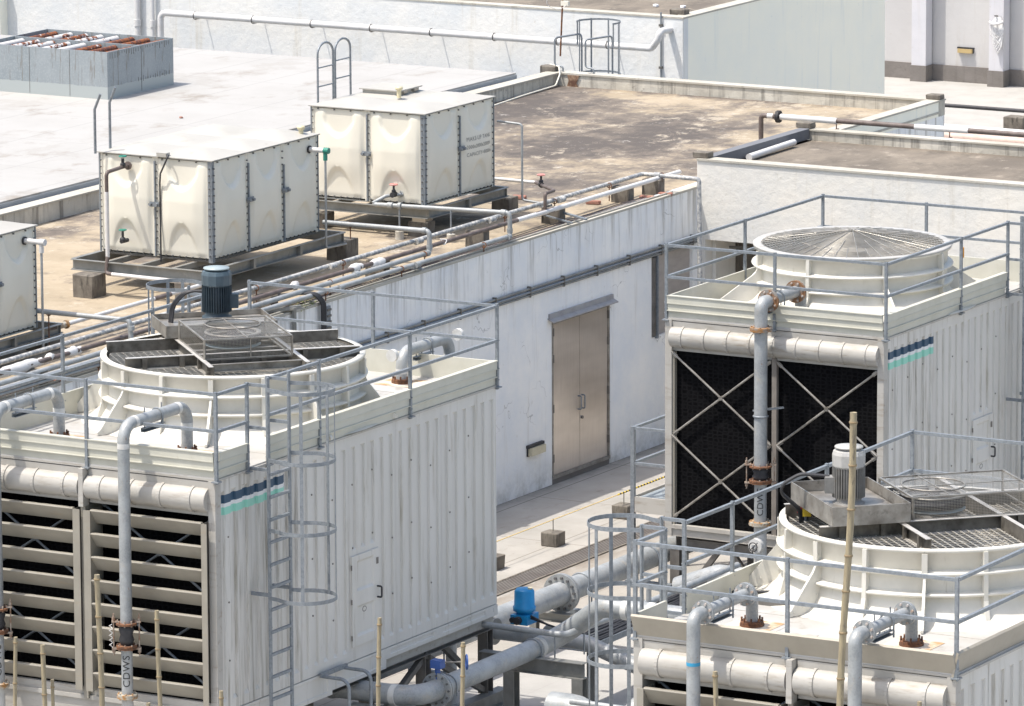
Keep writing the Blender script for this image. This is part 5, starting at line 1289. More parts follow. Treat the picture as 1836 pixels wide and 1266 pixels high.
MB().cyl((-1.78, -4.1, 5.56), (-1.78, -4.1, 5.66), .035, 12).lathe((-1.78, -4.1, 5.66), [(.001, .05), (.055, .045), (.06, .02), (.05, .0), (.035, -.01)], 16).build('vent_cap', M('vent_cream', C(.62, .55, .36), rough=.4), ta)
# drain valve and pipe on the front of tank one
q = MB().cyl((-3.0, -6.72, 5.41), (-3.0, -6.74, 5.41), .06, 16).cyl((-3.0, -6.72, 5.41), (-3.0, -6.90, 5.41), .028, 10); vo = q.build('outlet_valve', BPIPE, ta)
q = MB().cyl((-3.0, -6.86, 5.41), (-3.0, -6.86, 5.53), .022, 8).ball((-3.0, -6.86, 5.44), .04); q.build('valve_bonnet', BLACK, vo)
q = MB().tube([(-3.0+.05*math.cos(2*PI*i/14), -6.86+.05*math.sin(2*PI*i/14), 5.56) for i in range(14)], .009, 6, closed=True).beam((-3.05, -6.86, 5.56), (-2.95, -6.86, 5.56), .01, .01); q.build('handwheel', GREEN, vo)
zf = 4.0
q = MB().tube(fillet([(-3.0, -6.88, 5.41), (-3.0, -7.28, 5.39), (-3.0, -7.28, 5.05)], .06), .028, 10); q.build('inlet_bend', BPIPE, ta)
q = MB().cyl((-3.0, -7.28, 5.12), (-3.0, -7.28, 4.2), .030, 10); q.build('down_pipe', WPIPE, ta)
q = MB().tube(fillet([(-3.0, -7.28, 4.22), (-3.0, -7.33, 3.98), (-2.85, -7.36, 3.98)], .05), .028, 10); q.build('inlet_bend', BPIPE, ta)
q = MB().cyl((-2.88, -7.36, 3.98), (-1.2, -7.36, 3.96), .028, 10); q.build('drain_pipe', WPIPE, ta)
q = MB(); q.tube(fillet([(-2.35, -6.72, 5.60), (-2.28, -6.8, 5.62), (-2.42, -6.80, 5.35), (-2.47, -6.74, 5.2), (-2.47, -6.74, 4.1)], .06), .013, 8); q.build('sensor_cable', BLACK, ta)
MB().box(-2.52, -2.36, -6.74, -6.64, 5.575, 5.63).build('junction_box', TANKL, ta)
q = MB().cyl((-3.02, -6.74, 4.36), (-3.02, -6.90, 4.36), .030, 10).ball((-3.02, -6.86, 4.38), .045).cyl((-3.02, -6.86, 4.38), (-3.02, -6.86, 4.50), .018, 8); vo2 = q.build('outlet_valve', BLACK, ta)
MB().tube([(-3.02+.05*math.cos(2*PI*i/14), -6.86+.05*math.sin(2*PI*i/14), 4.52) for i in range(14)], .009, 6, closed=True).beam((-3.07, -6.86, 4.52), (-2.97, -6.86, 4.52), .01, .01).build('handwheel', GREEN, vo2)
# overflow on the side
def overflow(root, x, y, z, zb_, gm=True):
    q = MB().cyl((x+.01, y, z), (x+.03, y, z), .055, 16); q.build('overflow_gasket', BLACK, root)
    q = MB().cyl((x+.03, y, z), (x+.30, y, z), .036, 14); o = q.build('overflow_pipe', WPIPE, root)
    q = MB().cyl((x+.26, y, z), (x+.34, y, z), .045, 14).cyl((x+.28, y, z), (x+.28, y, z-.14), .032, 12); q.build('overflow_tee', GREEN if gm else WPIPE, o)
    q = MB().tube(fillet([(x+.28, y, z-.10), (x+.28, y, zb_), (x+.28, y+.55, zb_-.02)], .05), .017, 8); q.build('overflow_pipe', GPIPE, root)
overflow(ta, -1.66, -4.10, 5.38, 3.98)
# tank two
tb, lidb = tank(-3.42, -1.50, -1.12, .92, 4.15, 5.50, 2, 2, 'cream water tank lettered MAKE-UP TANK, with pink valve wheel and small lid hatch')
base_frame(tb, -3.52, -1.38, -1.22, 1.15, 3.98, 4.12, 2, 2)
for (x, y, lb) in ((-1.62, -1.0, 'pale concrete plinth under the near right corner of the make-up tank'), (-1.66, 1.55, 'concrete plinth under the far right corner of the make-up tank'), (-3.35, -1.0, 'concrete plinth under the near left corner of the make-up tank')):
    cblock(x, y, zr(y)-.02, .30, .30, 3.90-zr(y)+.02, lb, PLINTH, 'concrete_plinth', 'plinth', PG)
MB().box(-1.72, -1.50, -1.1, -.88, 3.90, 3.98).build('packing_plate', M('packing', C(.35, .30, .24), rough=.8), tb)
h = MB().box(-3.28, -2.66, .12, .72, 5.54, 5.605).box(-3.32, -2.62, .08, .76, 5.605, 5.622); ho = h.build('hatch', TANKL, lidb)
MB().box(-2.66, -2.60, .2, .3, 5.57, 5.61).box(-2.66, -2.60, .5, .6, 5.57, 5.61).build('hinge', STAIN, ho)
MB().cyl((-2.55, -.05, 5.54), (-2.55, -.05, 5.66), .035, 12).lathe((-2.55, -.05, 5.66), [(.001, .05), (.055, .045), (.06, .02), (.05, .0), (.035, -.01)], 16).build('vent_cap', M('vent_cream', C(.62, .55, .36), rough=.4), lidb)
q = MB()
for k, (y,) in enumerate(((-.72,), (-.22,))):
    q.tube([(-3.55, y-.0, 4.3)]+[(-3.55, y+.22-.22*math.cos(a), 6.20+.16*math.sin(a)) for a in [PI*i/14 for i in range(15)]]+[(-3.55, y+.44, 5.45)], .017, 8)
q.split('ladder_hoop', GALV, tb)
q = MB(); q.cyl((-3.55, -.72, 5.72), (-3.55, -.28, 5.72), .011, 6).cyl((-3.55, -.22, 5.78), (-3.55, .22, 5.78), .011, 6).cyl((-3.55, -.72, 6.0), (-3.55, -.28, 6.0), .011, 6).cyl((-3.55, -.22, 6.05), (-3.55, .22, 6.05), .011, 6); q.split('rung', GALV, tb)
# lettering on the make-up tank
def letter_line(s_, y, z, size):
    py0, pw, pz0, phh = -1.12+1.02+.045, 1.02-.09, 4.15+.027, 1.35-.045
    def wrap(co):
        yy, zz_ = y+co.x, z+co.y
        return Vector((-1.50+relief((yy-py0)/pw, (zz_-pz0)/phh)+.003, yy, zz_))
    return text(s_, size, 'lettering', INKG, tb, None, wrap=wrap, spacing=1.1)
letter_line('MAKE-UP', .04, 4.945, .088); letter_line('TANK', .47, 4.945, .084); letter_line('2000x2000x2000H', .04, 4.83, .080); letter_line('CAPACITY=8000m', .04, 4.715, .080)
letter_line('3', .70, 4.77, .05)
# tank three (left edge)
tcn, lidc = tank(-3.30, -1.46, -14.15, -11.36, 4.0, 5.36, 2, 3, 'cream panelled water tank cut off by the left edge of the view')
base_frame(tcn, -3.4, -1.36, -14.3, -10.9, 3.86, 3.99)
overflow(tcn, -1.46, -11.62, 5.20, 3.76, False)
for (x, y, lb) in ((-1.60, -11.0, 'low dark plinth under the far corner of the tank at the left edge'),):
    cblock(x, y, zr(y)-.02, .34, .34, 3.85-zr(y)+.02, lb, PLINTH, 'concrete_plinth', 'plinth', PG)

# ================================================================== ROOF PIPEWORK
def pipe(label, pts, r, mat, bend=.06, name='roof_pipe', group='pipes along the tank roof', cat='pipe', bands=(), couplings=(), n=12):
    pts = [Vector(p) for p in pts]; c = sum(pts, Vector())/len(pts)
    t = thing(name, tuple(c), label, cat, group)
    MB().tube(fillet(pts, bend), r, n).build('pipe', mat, t)
    if couplings:
        q = MB()
        for (p, d, L, k) in couplings: p = Vector(p); d = Vector(d).normalized(); q.cyl(p-d*L/2, p+d*L/2, r*k, n)
        q.split('coupling', mat if mat is not MIXP else WPIPE, t)
    return t
def hang(t, pts, mat=RUST, top=.05):
    q = MB()
    for (x, y, z, zb_) in pts:
        q.cyl((x, y, zb_), (x, y, z), .009, 6); q.tube([(x+.038*math.cos(a), y, z+.038*math.sin(a)) for a in [2*PI*i/12 for i in range(12)]], .008, 5, closed=True)
    q.split('pipe_support', mat, t)
z1_ = lambda y: zr(y)+.31
P1 = lambda y: (-.50, y, 4.0-.0012*(3.6-y))
p1 = pipe('peeling white pipe on the concrete blocks, turning along the annex corner', [(-.50, -24, 3.97), (-.52, -8, 3.99), (-.55, 3.86, 4.0), (.40, 3.90, 3.985), (.44, 3.90, 1.2)], .034, WPEEL, .05,
          couplings=[((-.5, y, 3.985), (0, 1, 0), .16, 1.35) for y in (-14.6, -8.1, -5.4, -3.0, -.9, 1.2)]+[((-.3, 3.87, 4.0), (1, .03, 0), .1, 1.25)])
hang(p1, [(-.5, y, 3.99, 3.75) for y in (-14.1, -10.6, -7.4, -5.1, -2.7, -.5, 1.0, 2.7)]+[(-.22, 3.87, 4.0, 3.9)])
p2 = pipe('brown pipe with torn white wrapping beside the peeling white pipe', [(-.27, -24, 3.93), (-.24, -8, 3.94), (-.26, -.55, 3.95)], .032, BPIPE, .06)
MB().cyl((-.26, -.56, 3.95), (-.28, 4.55, 3.955), .036, 12).build('white_section', WPIPE, p2)
MB().cyl((-.27, .0, 3.95), (-.27, .55, 3.95), .040, 12).build('tee', BPIPE, p2)
q = MB()
random.seed(4)
def lagging(ya, yb, x, z, r):
    n = 10; pts = [(x+random.uniform(-.012, .012), ya+(yb-ya)*i/n, z+random.uniform(-.008, .014)) for i in range(n+1)]
    rr = [r*(.55+.5*math.sin(PI*(i+.4)/(n+.8)))*random.uniform(.9, 1.12) for i in range(n+1)]; q.tube(pts, rr, 10)
lagging(-14.0, -13.0, -.28, 3.92, .075); lagging(-12.5, -12.1, -.27, 3.93, .06); lagging(-12.9, -12.75, -.27, 3.94, .05)
lagging(-10.1, -9.8, -.26, 3.94, .055); lagging(-6.9, -6.75, -.25, 3.95, .055); lagging(-5.3, -5.0, -.26, 3.94, .06); lagging(-4.75, -4.4, -.25, 3.93, .065)
q.split('torn_lagging', WPIPE, p2)
q = MB().tube(fillet([(-.26, -2.78, 3.99), (-.22, -2.76, 3.9), (-.2, -2.7, 3.99), (-.3, -2.74, 3.99)], .02), .008, 6); q.build('tie', ROPE, p2)
p3 = pipe('galvanised pipe stepping up and crossing to the largest tank', [(-.08, -24, 3.84), (-.08, -14, 3.86), (-.19, -3.23, 3.88), (-.19, -3.23, 4.19), (-1.95, -3.23, 4.18)], .036, GPIPE, .06,
          couplings=[((-.19, -3.29, 3.88), (0, 1, 0), .07, 1.3), ((-.19, -3.23, 3.95), Z, .06, 1.3), ((-.27, -3.23, 4.19), X, .06, 1.3), ((-.17, -5.3, 3.88), Y, .1, 1.3)])
hang(p3, [(-.17, -3.4, 3.88, 3.68), (-.17, -6.0, 3.88, 3.67), (-1.5, -3.23, 4.18, 3.68)])
p4 = pipe('galvanised pipe nearest the roof edge, stepping up to the make-up tank valve', [(0, -24, 3.78), (0, -12, 3.82), (-.05, -1.14, 3.82), (-.06, -1.14, 4.16), (-2.18, -1.46, 4.17), (-2.18, -1.2, 4.22)], .034, GPIPE, .06,
          couplings=[((-.03, -1.22, 3.82), Y, .07, 1.3), ((-.055, -1.14, 3.9), Z, .06, 1.3), ((-.15, -1.15, 4.16), X, .08, 1.3), ((0, -6.0, 3.82), Y, .1, 1.25), ((0, -12.9, 3.82), Y, .1, 1.25), ((-1.9, -1.42, 4.17), X, .08, 1.4), ((-1.75, -1.4, 4.17), X, .05, 1.6), ((0, -3.9, 3.82), Y, .1, 1.3)])
hang(p4, [(0, -2.0, 3.82, 3.69), (-.02, -4.3, 3.82, 3.68), (0, -6.4, 3.82, 3.66)])
q = MB().cyl((-1.75, -1.42, 3.7), (-1.75, -1.42, 4.15), .014, 8).cyl((-.95, -1.3, 3.7), (-.95, -1.3, 4.15), .014, 8); q.split('prop', GALV, p4)
q = MB().cyl((-1.75, -1.42, 3.66), (-1.75, -1.42, 3.80), .065, 12).cyl((-.95, -1.3, 3.66), (-.95, -1.3, 3.80), .065, 12); q.split('prop_foot', M('foot_white', C(.5, .48, .43), C(.3, .27, .22), 8, rough=.9), p4)
def gate_valve(t, p, d, wheel, s_=1.0):
    p = Vector(p); q = MB().cyl(p-Vector(d)*.05*s_, p+Vector(d)*.05*s_, .042*s_, 10).cyl(p, p+Z*.13*s_, .018*s_, 8).ball(p+Z*.05*s_, .034*s_)
    o = q.build('valve', BLACK, t)
    q = MB().tube([p+Z*.15*s_+V(.055*s_*math.cos(2*PI*i/16), .055*s_*math.sin(2*PI*i/16), 0) for i in range(16)], .011*s_, 6, closed=True).beam(p+Z*.15*s_-X*.05*s_, p+Z*.15*s_+X*.05*s_, .014, .014).beam(p+Z*.15*s_-Y*.05*s_, p+Z*.15*s_+Y*.05*s_, .014, .014)
    q.build('handwheel', wheel, o)
gate_valve(tb, (-1.95, -1.24, 4.30), (0, 1, 0), PINK)
q = MB().tube(fillet([(-2.18, -1.46, 4.19), (-2.05, -1.3, 4.28), (-1.86, -1.13, 4.30)], .04), .028, 10).cyl((-1.9, -1.14, 4.30), (-1.89, -1.12, 4.30), .05, 12); q.build('inlet_pipe', GPIPE, tb)
p5 = pipe('thin galvanised pipe lowest beside the roof edge at the far left', [(.0, -24, 3.74), (0, -11.5, 3.75), (-.02, -8.5, 3.75)], .022, GPIPE, .05)
hang(p5, [(0, -12.1, 3.75, 3.66)])
p0 = pipe('white and brown pipe crossing the sandy roof from the left tank to the largest tank', [(-1.46, -14.3, 3.92), (-1.38, -7.7, 3.96), (-1.35, -7.36, 3.97)], .030, WPIPE, .05)
q = MB().cyl((-1.435, -11.6, 3.935), (-1.41, -10.98, 3.945), .033, 12); q.build('brown_section', BPIPE, p0)
q = MB().cyl((-1.41, -10.9, 3.945), (-1.405, -10.75, 3.945), .042, 12).cyl((-1.405, -10.74, 3.945), (-1.404, -10.72, 3.945), .06, 12); q.build('rusty_clamp', M('rust_spotted_flange', C(.42, .40, .34), rough=.7), p0)
q = MB().cyl((-1.385, -8.6, 3.955), (-1.382, -8.2, 3.955), .033, 12); q.build('brown_section', BPIPE, p0)
p6 = pipe('galvanised pipe running across the roof from the left edge tank', [(-2.2, -11.33, 4.22), (-.05, -11.27, 4.20), (-.02, -11.27, 3.84)], .034, GPIPE, .05, couplings=[((-.02, -11.27, 4.1), Z, .06, 1.25)])
hang(p6, [(-1.3, -11.30, 4.20, 3.66)], RUST)
# valve pipe on the far side of tank two
p7 = pipe('white and brown small pipe with pink handled valve behind the make-up tank', [(-2.3, 1.83, 4.11), (-1.26, 1.82, 4.10)], .026, WPIPE, .03)
q = MB().tube(fillet([(-1.28, 1.82, 4.10), (-.62, 1.76, 4.09), (-.62, 1.74, 4.0), (-.28, .3, 3.97)], .04), .027, 10)
q = MB().tube(fillet([(-1.28, 1.82, 4.10), (-.46, 1.30, 4.12), (-.28, .28, 4.20), (-.27, .27, 3.96)], .03), .026, 10)
q = MB().tube(fillet([(-1.28, 1.82, 4.10), (-.62, 1.80, 4.10), (-.62, 1.80, 3.98)], .04), .026, 10)
q = MB().tube(fillet([(-1.28, 1.82, 4.10), (-.27, 1.10, 4.19), (-.27, 1.02, 4.17), (-.27, .30, 3.97)], .03), .026, 10)
bpy.ops.object.select_all(action='DESELECT') if False else None
q = MB().tube(fillet([(-1.28, 1.82, 4.10), (-.30, .62, 4.22), (-.27, .30, 4.22), (-.27, .30, 3.96)], .04), .026, 10)
q.build('brown_section', BPIPE, p7)
gate_valve(p7, (-.98, 1.45, 4.14), Vector((.63, -.77, 0)), PINK)
q = MB().tube(fillet([(-1.50, 1.05, 5.12), (-1.08, 1.05, 5.10), (-1.08, 1.05, 3.96), (-.55, 1.0, 3.93)], .05), .018, 8); q.build('overflow_pipe', GPIPE, tb)
# support blocks under the pipes
BG = 'dark concrete blocks carrying the roof pipes'
bl_ = [(-.36, 3.85, 'dark concrete block below the pipe bend by the annex corner'), (-.44, 3.0, 'second dark concrete block from the annex corner'), (-.44, .85, 'third dark concrete block from the annex corner, between two short galvanised bars'),
       (-.42, -1.45, 'fourth dark concrete block from the annex corner, left of the stepped pipe'), (-.44, -4.25, 'fifth dark concrete block from the annex corner, below torn white lagging'),
       (-.42, -7.3, 'dark concrete block partly hidden behind the belt guard of the left tower'), (-.2, -13.3, 'dark stained block on the roof edge behind the left railing'), (-.42, -10.6, 'dark block behind the left fan stack')]
for x, y, lb in bl_: cblock(x, y, zr(y)-.01, .30, .20, .25, lb, PLINTH, 'concrete_block', 'concrete block', BG, rz=.05)
for x, y, lb in ((-.20, 3.35, 'reddish brick lying between the two dark blocks nearest the annex'), (-.72, 2.6, 'reddish brick lying behind the brown valve pipe'), (-1.95, 2.5, 'brown brick on the roof beyond the make-up tank'), (-.10, 3.75, 'small brick at the roof edge by the annex corner'), (-.1, -12.9, 'brick scrap at the roof edge behind the left railing')):
    cblock(x, y, zr(y), .22, .10, .06, lb, BRICK, 'brick', 'brick', 'loose bricks on the tank roof', rz=.2)
# thin channels, cables and tray pieces by the edge
t = thing('edge_cable', (-.15, -4, 3.7), 'thin dark cables lying along the white roof edge', 'cable')
q = MB()
for k in range(3):
    random.seed(k+2); q.tube([(-.13-.05*k+random.uniform(-.02, .02), -24+i*.8, zr(-24+i*.8)+.045+random.uniform(0, .01)) for i in range(35)], .008, 5)
q.split('cable', BPIPE, t)
t = thing('edge_conduit', (-.15, -4, 3.7), 'pale pipe lying on the roof edge coping', 'conduit')
MB().cyl((-.06, -24, zr(-24)+.055), (-.06, 3.9, zr(3.9)+.055), .013, 8).build('pipe', CAPW, t)
t = thing('steel_bar', (-.2, .6, 3.8), 'two short galvanised bars lying out over the roof edge', 'steel bar')
MB().beam((-.75, 1.0, 3.90), (.16, .78, 3.80), .05, .025).beam((-.62, .72, 3.84), (.05, .55, 3.77), .035, .02).split('bar', GALV, t)
t = thing('steel_bar', (-.2, -4.4, 3.8), 'short white bar lying out over the roof edge left of the stepped pipe', 'steel bar')
MB().beam((-.55, -3.95, 3.76), (.08, -3.85, 3.76), .04, .02).split('bar', GALV, t)
# cable bundle going over the edge with moss
t = thing('cable_bundle', (0, -6.9, 3.7), 'black cable bundle dropping over the roof edge beside pale green moss', 'cable')
q = MB()
for k in range(4):
    d = .03*k; q.tube(fillet([(-.55, -6.9+d, 3.80), (.02, -6.75+d, 3.86), (.07, -6.62+d, 3.7), (.07, -6.60+d, 1.5)], .14, 8), .016, 8)
q.build('cable', BLACK, t)
q = MB().box(.0, .03, -6.42, -6.32, 1.5, 3.62); q.build('ladder_tray', GALV, t)
q = MB()
for i in range(24): q.box(.03, .045, -6.42, -6.32, 1.6+i*.085, 1.63+i*.085)
q.split('tray_rung', STEEL, t)
t = thing('moss_patch', (-.03, -6.85, 3.7), 'pale green moss on the roof edge under the black cables', 'moss'); q = MB(); random.seed(8)
for i in range(260):
    p = V(random.uniform(-.16, .05), random.uniform(-7.15, -6.75), 3.70+random.uniform(-.04, .10)); a = random.uniform(0, 6.28); s_ = random.uniform(.01, .022)
    q.add([p, p+V(s_*math.cos(a), s_*math.sin(a), s_*random.random()), p+V(-s_*math.sin(a), s_*math.cos(a), s_*random.random())], [(0, 1, 2)])
mo_ = q.build('foliage', MOSS, t)
t = thing('tray_bracket', (.05, -7.4, 3.7), 'dark steel bracket clamped to the roof edge left of the cable bundle', 'bracket')
MB().beam((-.3, -7.75, 3.72), (.12, -7.25, 3.76), .06, .05).box(.03, .07, -7.35, -7.29, 2.4, 3.74).box(-.05, .10, -7.4, -7.22, 3.73, 3.76).build('bracket', BEAMG, t)

# ---------------------------------------------------------------- pipe above the annex
t = thing('annex_pipe', (3, 8.5, 4.2), 'dark pipe with patched white lagging running above the rear edge of the annex', 'pipe')
zz = 4.275
MB().tube(fillet([(-.90, 8.5, 3.74), (-.90, 8.5, zz), (14, 8.5, zz+.03)], .06), .040, 12).build('pipe', BPIPE, t)
MB().cyl((-.55, 8.5, zz), (.45, 8.5, zz), .050, 12).cyl((1.82, 8.5, zz+.003), (2.75, 8.5, zz+.007), .048, 12).cyl((-.78, 8.5, zz), (-.68, 8.5, zz), .043, 12).split('lagging', WPIPE, t)
q = MB().cyl((-.61, 8.5, zz), (-.59, 8.5, zz), .10, 20).cyl((-.585, 8.5, zz), (-.565, 8.5, zz), .10, 20); bolts(q, (-.59, 8.5, zz), X, .08, 8, .012, .08); q.split('flange', BLACK, t)
q = MB()
for x in (.44, 2.42, 5.2): q.cyl((x, 8.5, 4.1), (x, 8.5, zz-.03), .009, 6)
for x in (.44, 2.42, 5.2): q.box(x-.02, x+.02, 8.3, 8.56, 4.13, 4.15)
q.split('pipe_support', RUST, t)
t = thing('half_pipe', (0, 6, 4.05), 'loose white half pipe leaning on the dark annex parapet', 'pipe')
MB().tube([(.30, 5.75, 4.06), (.27, 7.35, 4.08)], [.055, .05], 14).build('pipe', WPIPE, t)
for z, r_, m_, x0_, lb in ((0.25, .08, WPIPE, -3, 'white ground pipe at the right edge beyond the annex'), (0.12, .10, M('pinkish_pipe', C(.55, .42, .36), C(.45, .33, .28), 5, rough=.6), -3, 'pinkish ground pipe below the white one at the right edge'), (0.45, .04, BLACK, -3, 'black ground cable at the right edge beyond the annex')):
    t = thing('yard_pipe', (-1, 33, z), lb, 'pipe', 'pipes on the far yard')
    yy = {.25: 33.0, .12: 32.7, .45: 34.6}[z]
    MB().cyl((-12, yy, z), (10, yy, z), r_, 12).build('pipe', m_, t)
cblock(-8.75, 35.3, G0, .45, .35, .30, 'dark block beside the yard pipes at the right edge', PLINTH)

# ================================================================== ALLEY ITEMS
for k, (x, y) in enumerate(((2.03, -5.35), (2.03, -3.62), (2.03, -1.52))):
    c_ = cblock(x, y, G0, .26, .26, .20, ['concrete block half hidden by the left tower in the alley', 'middle of the three concrete blocks carrying the alley rope', 'concrete block below the black and yellow end of the alley rope'][k], PLINTH, 'concrete_block', 'concrete block', 'concrete blocks along the alley rope')
    MB().cyl((x, y, G0+.19), (x, y, .30), .007, 6).build('pin', STEEL, c_)
t = thing('barrier_rope', (2.1, -3, .3), 'faded yellow barrier rope strung along the alley', 'rope')
MB().cyl((2.03, -16, .28), (2.03, -1.7, .29), .007, 8).build('rope', WIREY, t)
q = MB(); q2 = MB()
for i in range(60):
    y = -1.7+i*.045
    q.m(i % 2).cyl((2.03, y, .29), (2.03, y+.045, .29), .013, 8)
q.build('warning_tape', [YEL, BLACK], t)
# landing beside tower two
t = thing('access_platform', (4.7, -4.5, G0), 'pale steel landing with handrails left of the wire topped tower', 'platform')
def lrail(mb, a, b, z): mb.beam((a[0], a[1], z), (b[0], b[1], z), .045, .035)
q = MB()
for z in (2.15, 1.66): lrail(q, (4.30, -5.45), (4.30, -3.9), z+.0); lrail(q, (4.30, -5.45), (5.1, -5.45), z)
q.build('handrail', GALV, t)
q = MB()
for p in ((4.30, -5.45), (4.30, -3.9)): q.box(p[0]-.028, p[0]+.028, p[1]-.028, p[1]+.028, G0, 2.17)
q.split('post', GALV, t)
MB().box(4.33, 5.1, -5.47, -5.44, .98, 1.20).box(4.29, 4.31, -5.44, -3.9, 1.08, 1.20).build('toe_board', FRPG, t)
MB().box(4.33, 5.1, -5.43, -3.9, 1.15, 1.17).build('floor', GSHEET, t)
# ================================================================== BIG PIPEWORK
BP = 'large galvanised pipes between the towers'
t = pipe('large galvanised pipe running low beside the drain cover', [(4.94, -14.5, .55), (4.94, 2.5, .55)], .155, GPIPE, .2, 'water_pipe', BP, n=24)
f = MB(); flange(f, (4.94, -8.64, .55), Y, .26, .03, 32); flange(f, (4.94, -8.60, .55), Y, .26, .03, 32); fo = f.split('flange', GPIPE, t)
bolts(MB(), (4.94, -8.62, .55), Y, .21, 14, .02, .13).build('flange_bolt', BOLT, fo)
q = MB()
for y in (-12.0, -8.1, -6.2):
    q.tube([(4.94+.165*math.cos(a), y, .55+.165*math.sin(a)) for a in [PI*i/16 for i in range(17)]], .012, 6); q.cyl((4.775, y, .2), (4.775, y, .55), .012, 6).cyl((5.105, y, .2), (5.105, y, .55), .012, 6).box(4.6, 5.3, y-.05, y+.05, .15, .22)
q.split('pipe_clamp', GALV, t)
t = pipe('large galvanised pipe from the left tower bending up towards the right foreground tower', [(3.6, -16.42, 1.1), (7.30, -16.42, 1.1), (7.30, -13.0, 1.1), (8.10, -13.3, 1.66), (13.2, -13.3, 1.66)], .125, GPIPE, .34, 'water_pipe', BP, n=24)
f = MB(); flange(f, (7.30, -15.95, 1.1), Y, .205, .025, 32); flange(f, (7.30, -15.91, 1.1), Y, .205, .025, 32); fo = f.split('flange', GPIPE, t)
bolts(MB(), (7.30, -15.93, 1.1), Y, .17, 12, .014, .10).build('flange_bolt', BOLT, fo)
f = MB()
for p, d in (((7.0, -16.42, 1.1), X), ((7.31, -13.5, 1.1), Y), ((7.72, -13.12, 1.39), V(.8, -.3, .56)), ((8.45, -13.3, 1.66), X), ((8.8, -13.3, 1.66), X)):
    p = Vector(p); d = d.normalized(); f.cyl(p-d*.04, p+d*.04, .129, 24)
f.split('weld_band', M('white_primer', C(.60, .60, .58)), t)
q = MB()
for y in (-15.7, -13.62): q.tube([(7.30+.133*math.cos(a), y, 1.1+.133*math.sin(a)) for a in [PI*i/16 for i in range(17)]], .010, 6); q.cyl((7.30+.133, y, .98), (7.30+.133, y, 1.1), .01, 6)
q.split('pipe_clamp', GALV, t)
gv = MB().cyl((7.30, -15.93, 1.22), (7.30, -15.93, 1.38), .035, 10).box(7.23, 7.37, -15.99, -15.87, 1.36, 1.46); go = gv.build('gear_valve', BLUEV, t)
MB().cyl((7.40, -15.93, 1.44), (7.60, -15.8, 1.44), .012, 8).build('spindle', STEEL, go)
MB().tube([V(7.62, -15.79, 1.44)+V(-.6, .8, 0)*(.085*math.cos(2*PI*i/18))*1+Z*(.085*math.sin(2*PI*i/18)) for i in range(18)], .011, 6, closed=True).beam((7.62, -15.79, 1.36), (7.62, -15.79, 1.52), .012, .012).build('handwheel', BLUEV, go)
t = pipe('galvanised pipe crossing behind the rack with the blue actuator', [(4.6, -12.25, .9), (7.30, -12.25, .9), (8.6, -12.25, .5), (8.6, -12.25, -.05)], .10, GPIPE, .2, 'water_pipe', BP, n=20)
f = MB(); flange(f, (5.95, -12.25, .9), X, .17, .02, 24); flange(f, (6.0, -12.25, .9), X, .17, .02, 24); flange(f, (6.75, -12.25, .9), X, .17, .02, 24).split('flange', BEAMG, t)
ac = MB().lathe((6.42, -12.25, 0), [(.001, 1.50), (.10, 1.50), (.125, 1.47), (.13, 1.28), (.145, 1.27), (.145, 1.22), (.10, 1.2), (.12, 1.12), (.12, 1.06), (.001, 1.06)], 24)
ac.box(6.30, 6.54, -12.40, -12.10, 1.06, 1.18); ao = ac.build('actuator', BLUE, t)
MB().cyl((6.42, -12.40, 1.12), (6.42, -12.46, 1.12), .05, 14).cyl((6.34, -12.38, 1.12), (6.34, -12.44, 1.12), .035, 10).build('actuator_handle', BLACK, ao)
MB().cyl((6.5, -12.25, 1.50), (6.5, -12.25, 1.52), .03, 10).build('indicator', M('vent_cream', C(.62, .55, .36)), ao)
q = MB(); 
for k in range(2): q.tube(fillet([(6.54, -12.3, 1.14+.03*k), (6.8, -12.35, 1.10), (7.1, -12.1, .95)], .1), .014, 6)
q.build('actuator_cable', BLACK, ao)
t = pipe('thin galvanised pipe curving along the top of the rack', [(5.0, -13.44, 1.30), (7.68, -13.50, 1.30), (7.74, -12.3, 1.30), (7.74, -9.0, 1.30)], .040, GPIPE, .12, 'water_pipe', BP)
q = MB(); q.cyl((7.55, -13.5, 1.0), (7.55, -13.5, 1.3), .01, 6).cyl((7.74, -13.1, .98), (7.74, -13.1, 1.3), .01, 6); q.split('pipe_support', GALV, t)
t = pipe('small galvanised pipe with upright leg behind the caged ladder', [(8.0, -11.9, G0), (8.0, -11.9, 1.62), (10.6, -11.9, 1.60)], .034, GPIPE, .05, 'water_pipe', BP)
t = pipe('short bright galvanised pipe in front of the tower with the wire guard', [(6.3, -7.9, .62), (6.9, -7.9, .85), (12.5, -8.3, .85)], .15, GPIPE, .2, 'water_pipe', BP, n=24)
q = MB().tube([V(7.62, -8.3, 1.02)+V(.10*math.cos(2*PI*i/18), -.05, .10*math.sin(2*PI*i/18)) for i in range(18)], .011, 6, closed=True); q.cyl((7.62, -8.35, 1.0), (7.62, -8.35, .95), .03, 8).beam((7.52, -8.35, 1.02), (7.72, -8.35, 1.02), .012, .012); q.build('handwheel', BLUEV, t)
t = pipe('galvanised pipe with a pale sleeve rising beside the rail stubs of the right foreground tower', [(7.9, -10.2, .35), (8.5, -10.2, .95), (13.2, -10.2, .95)], .13, GPIPE, .22, 'water_pipe', BP, n=24)
t = pipe('large elbow turning down to the floor at the bottom of the rack', [(8.0, -14.4, .62), (8.55, -14.4, .62), (8.75, -14.4, -.6)], .20, GPIPE, .35, 'water_pipe', BP, n=24)
t = pipe('thick low pipe on the floor below the caged ladder', [(7.4, -17.3, .1), (8.9, -15.3, .1), (11.0, -15.3, .1)], .24, GPIPE, .5, 'water_pipe', BP, n=24)
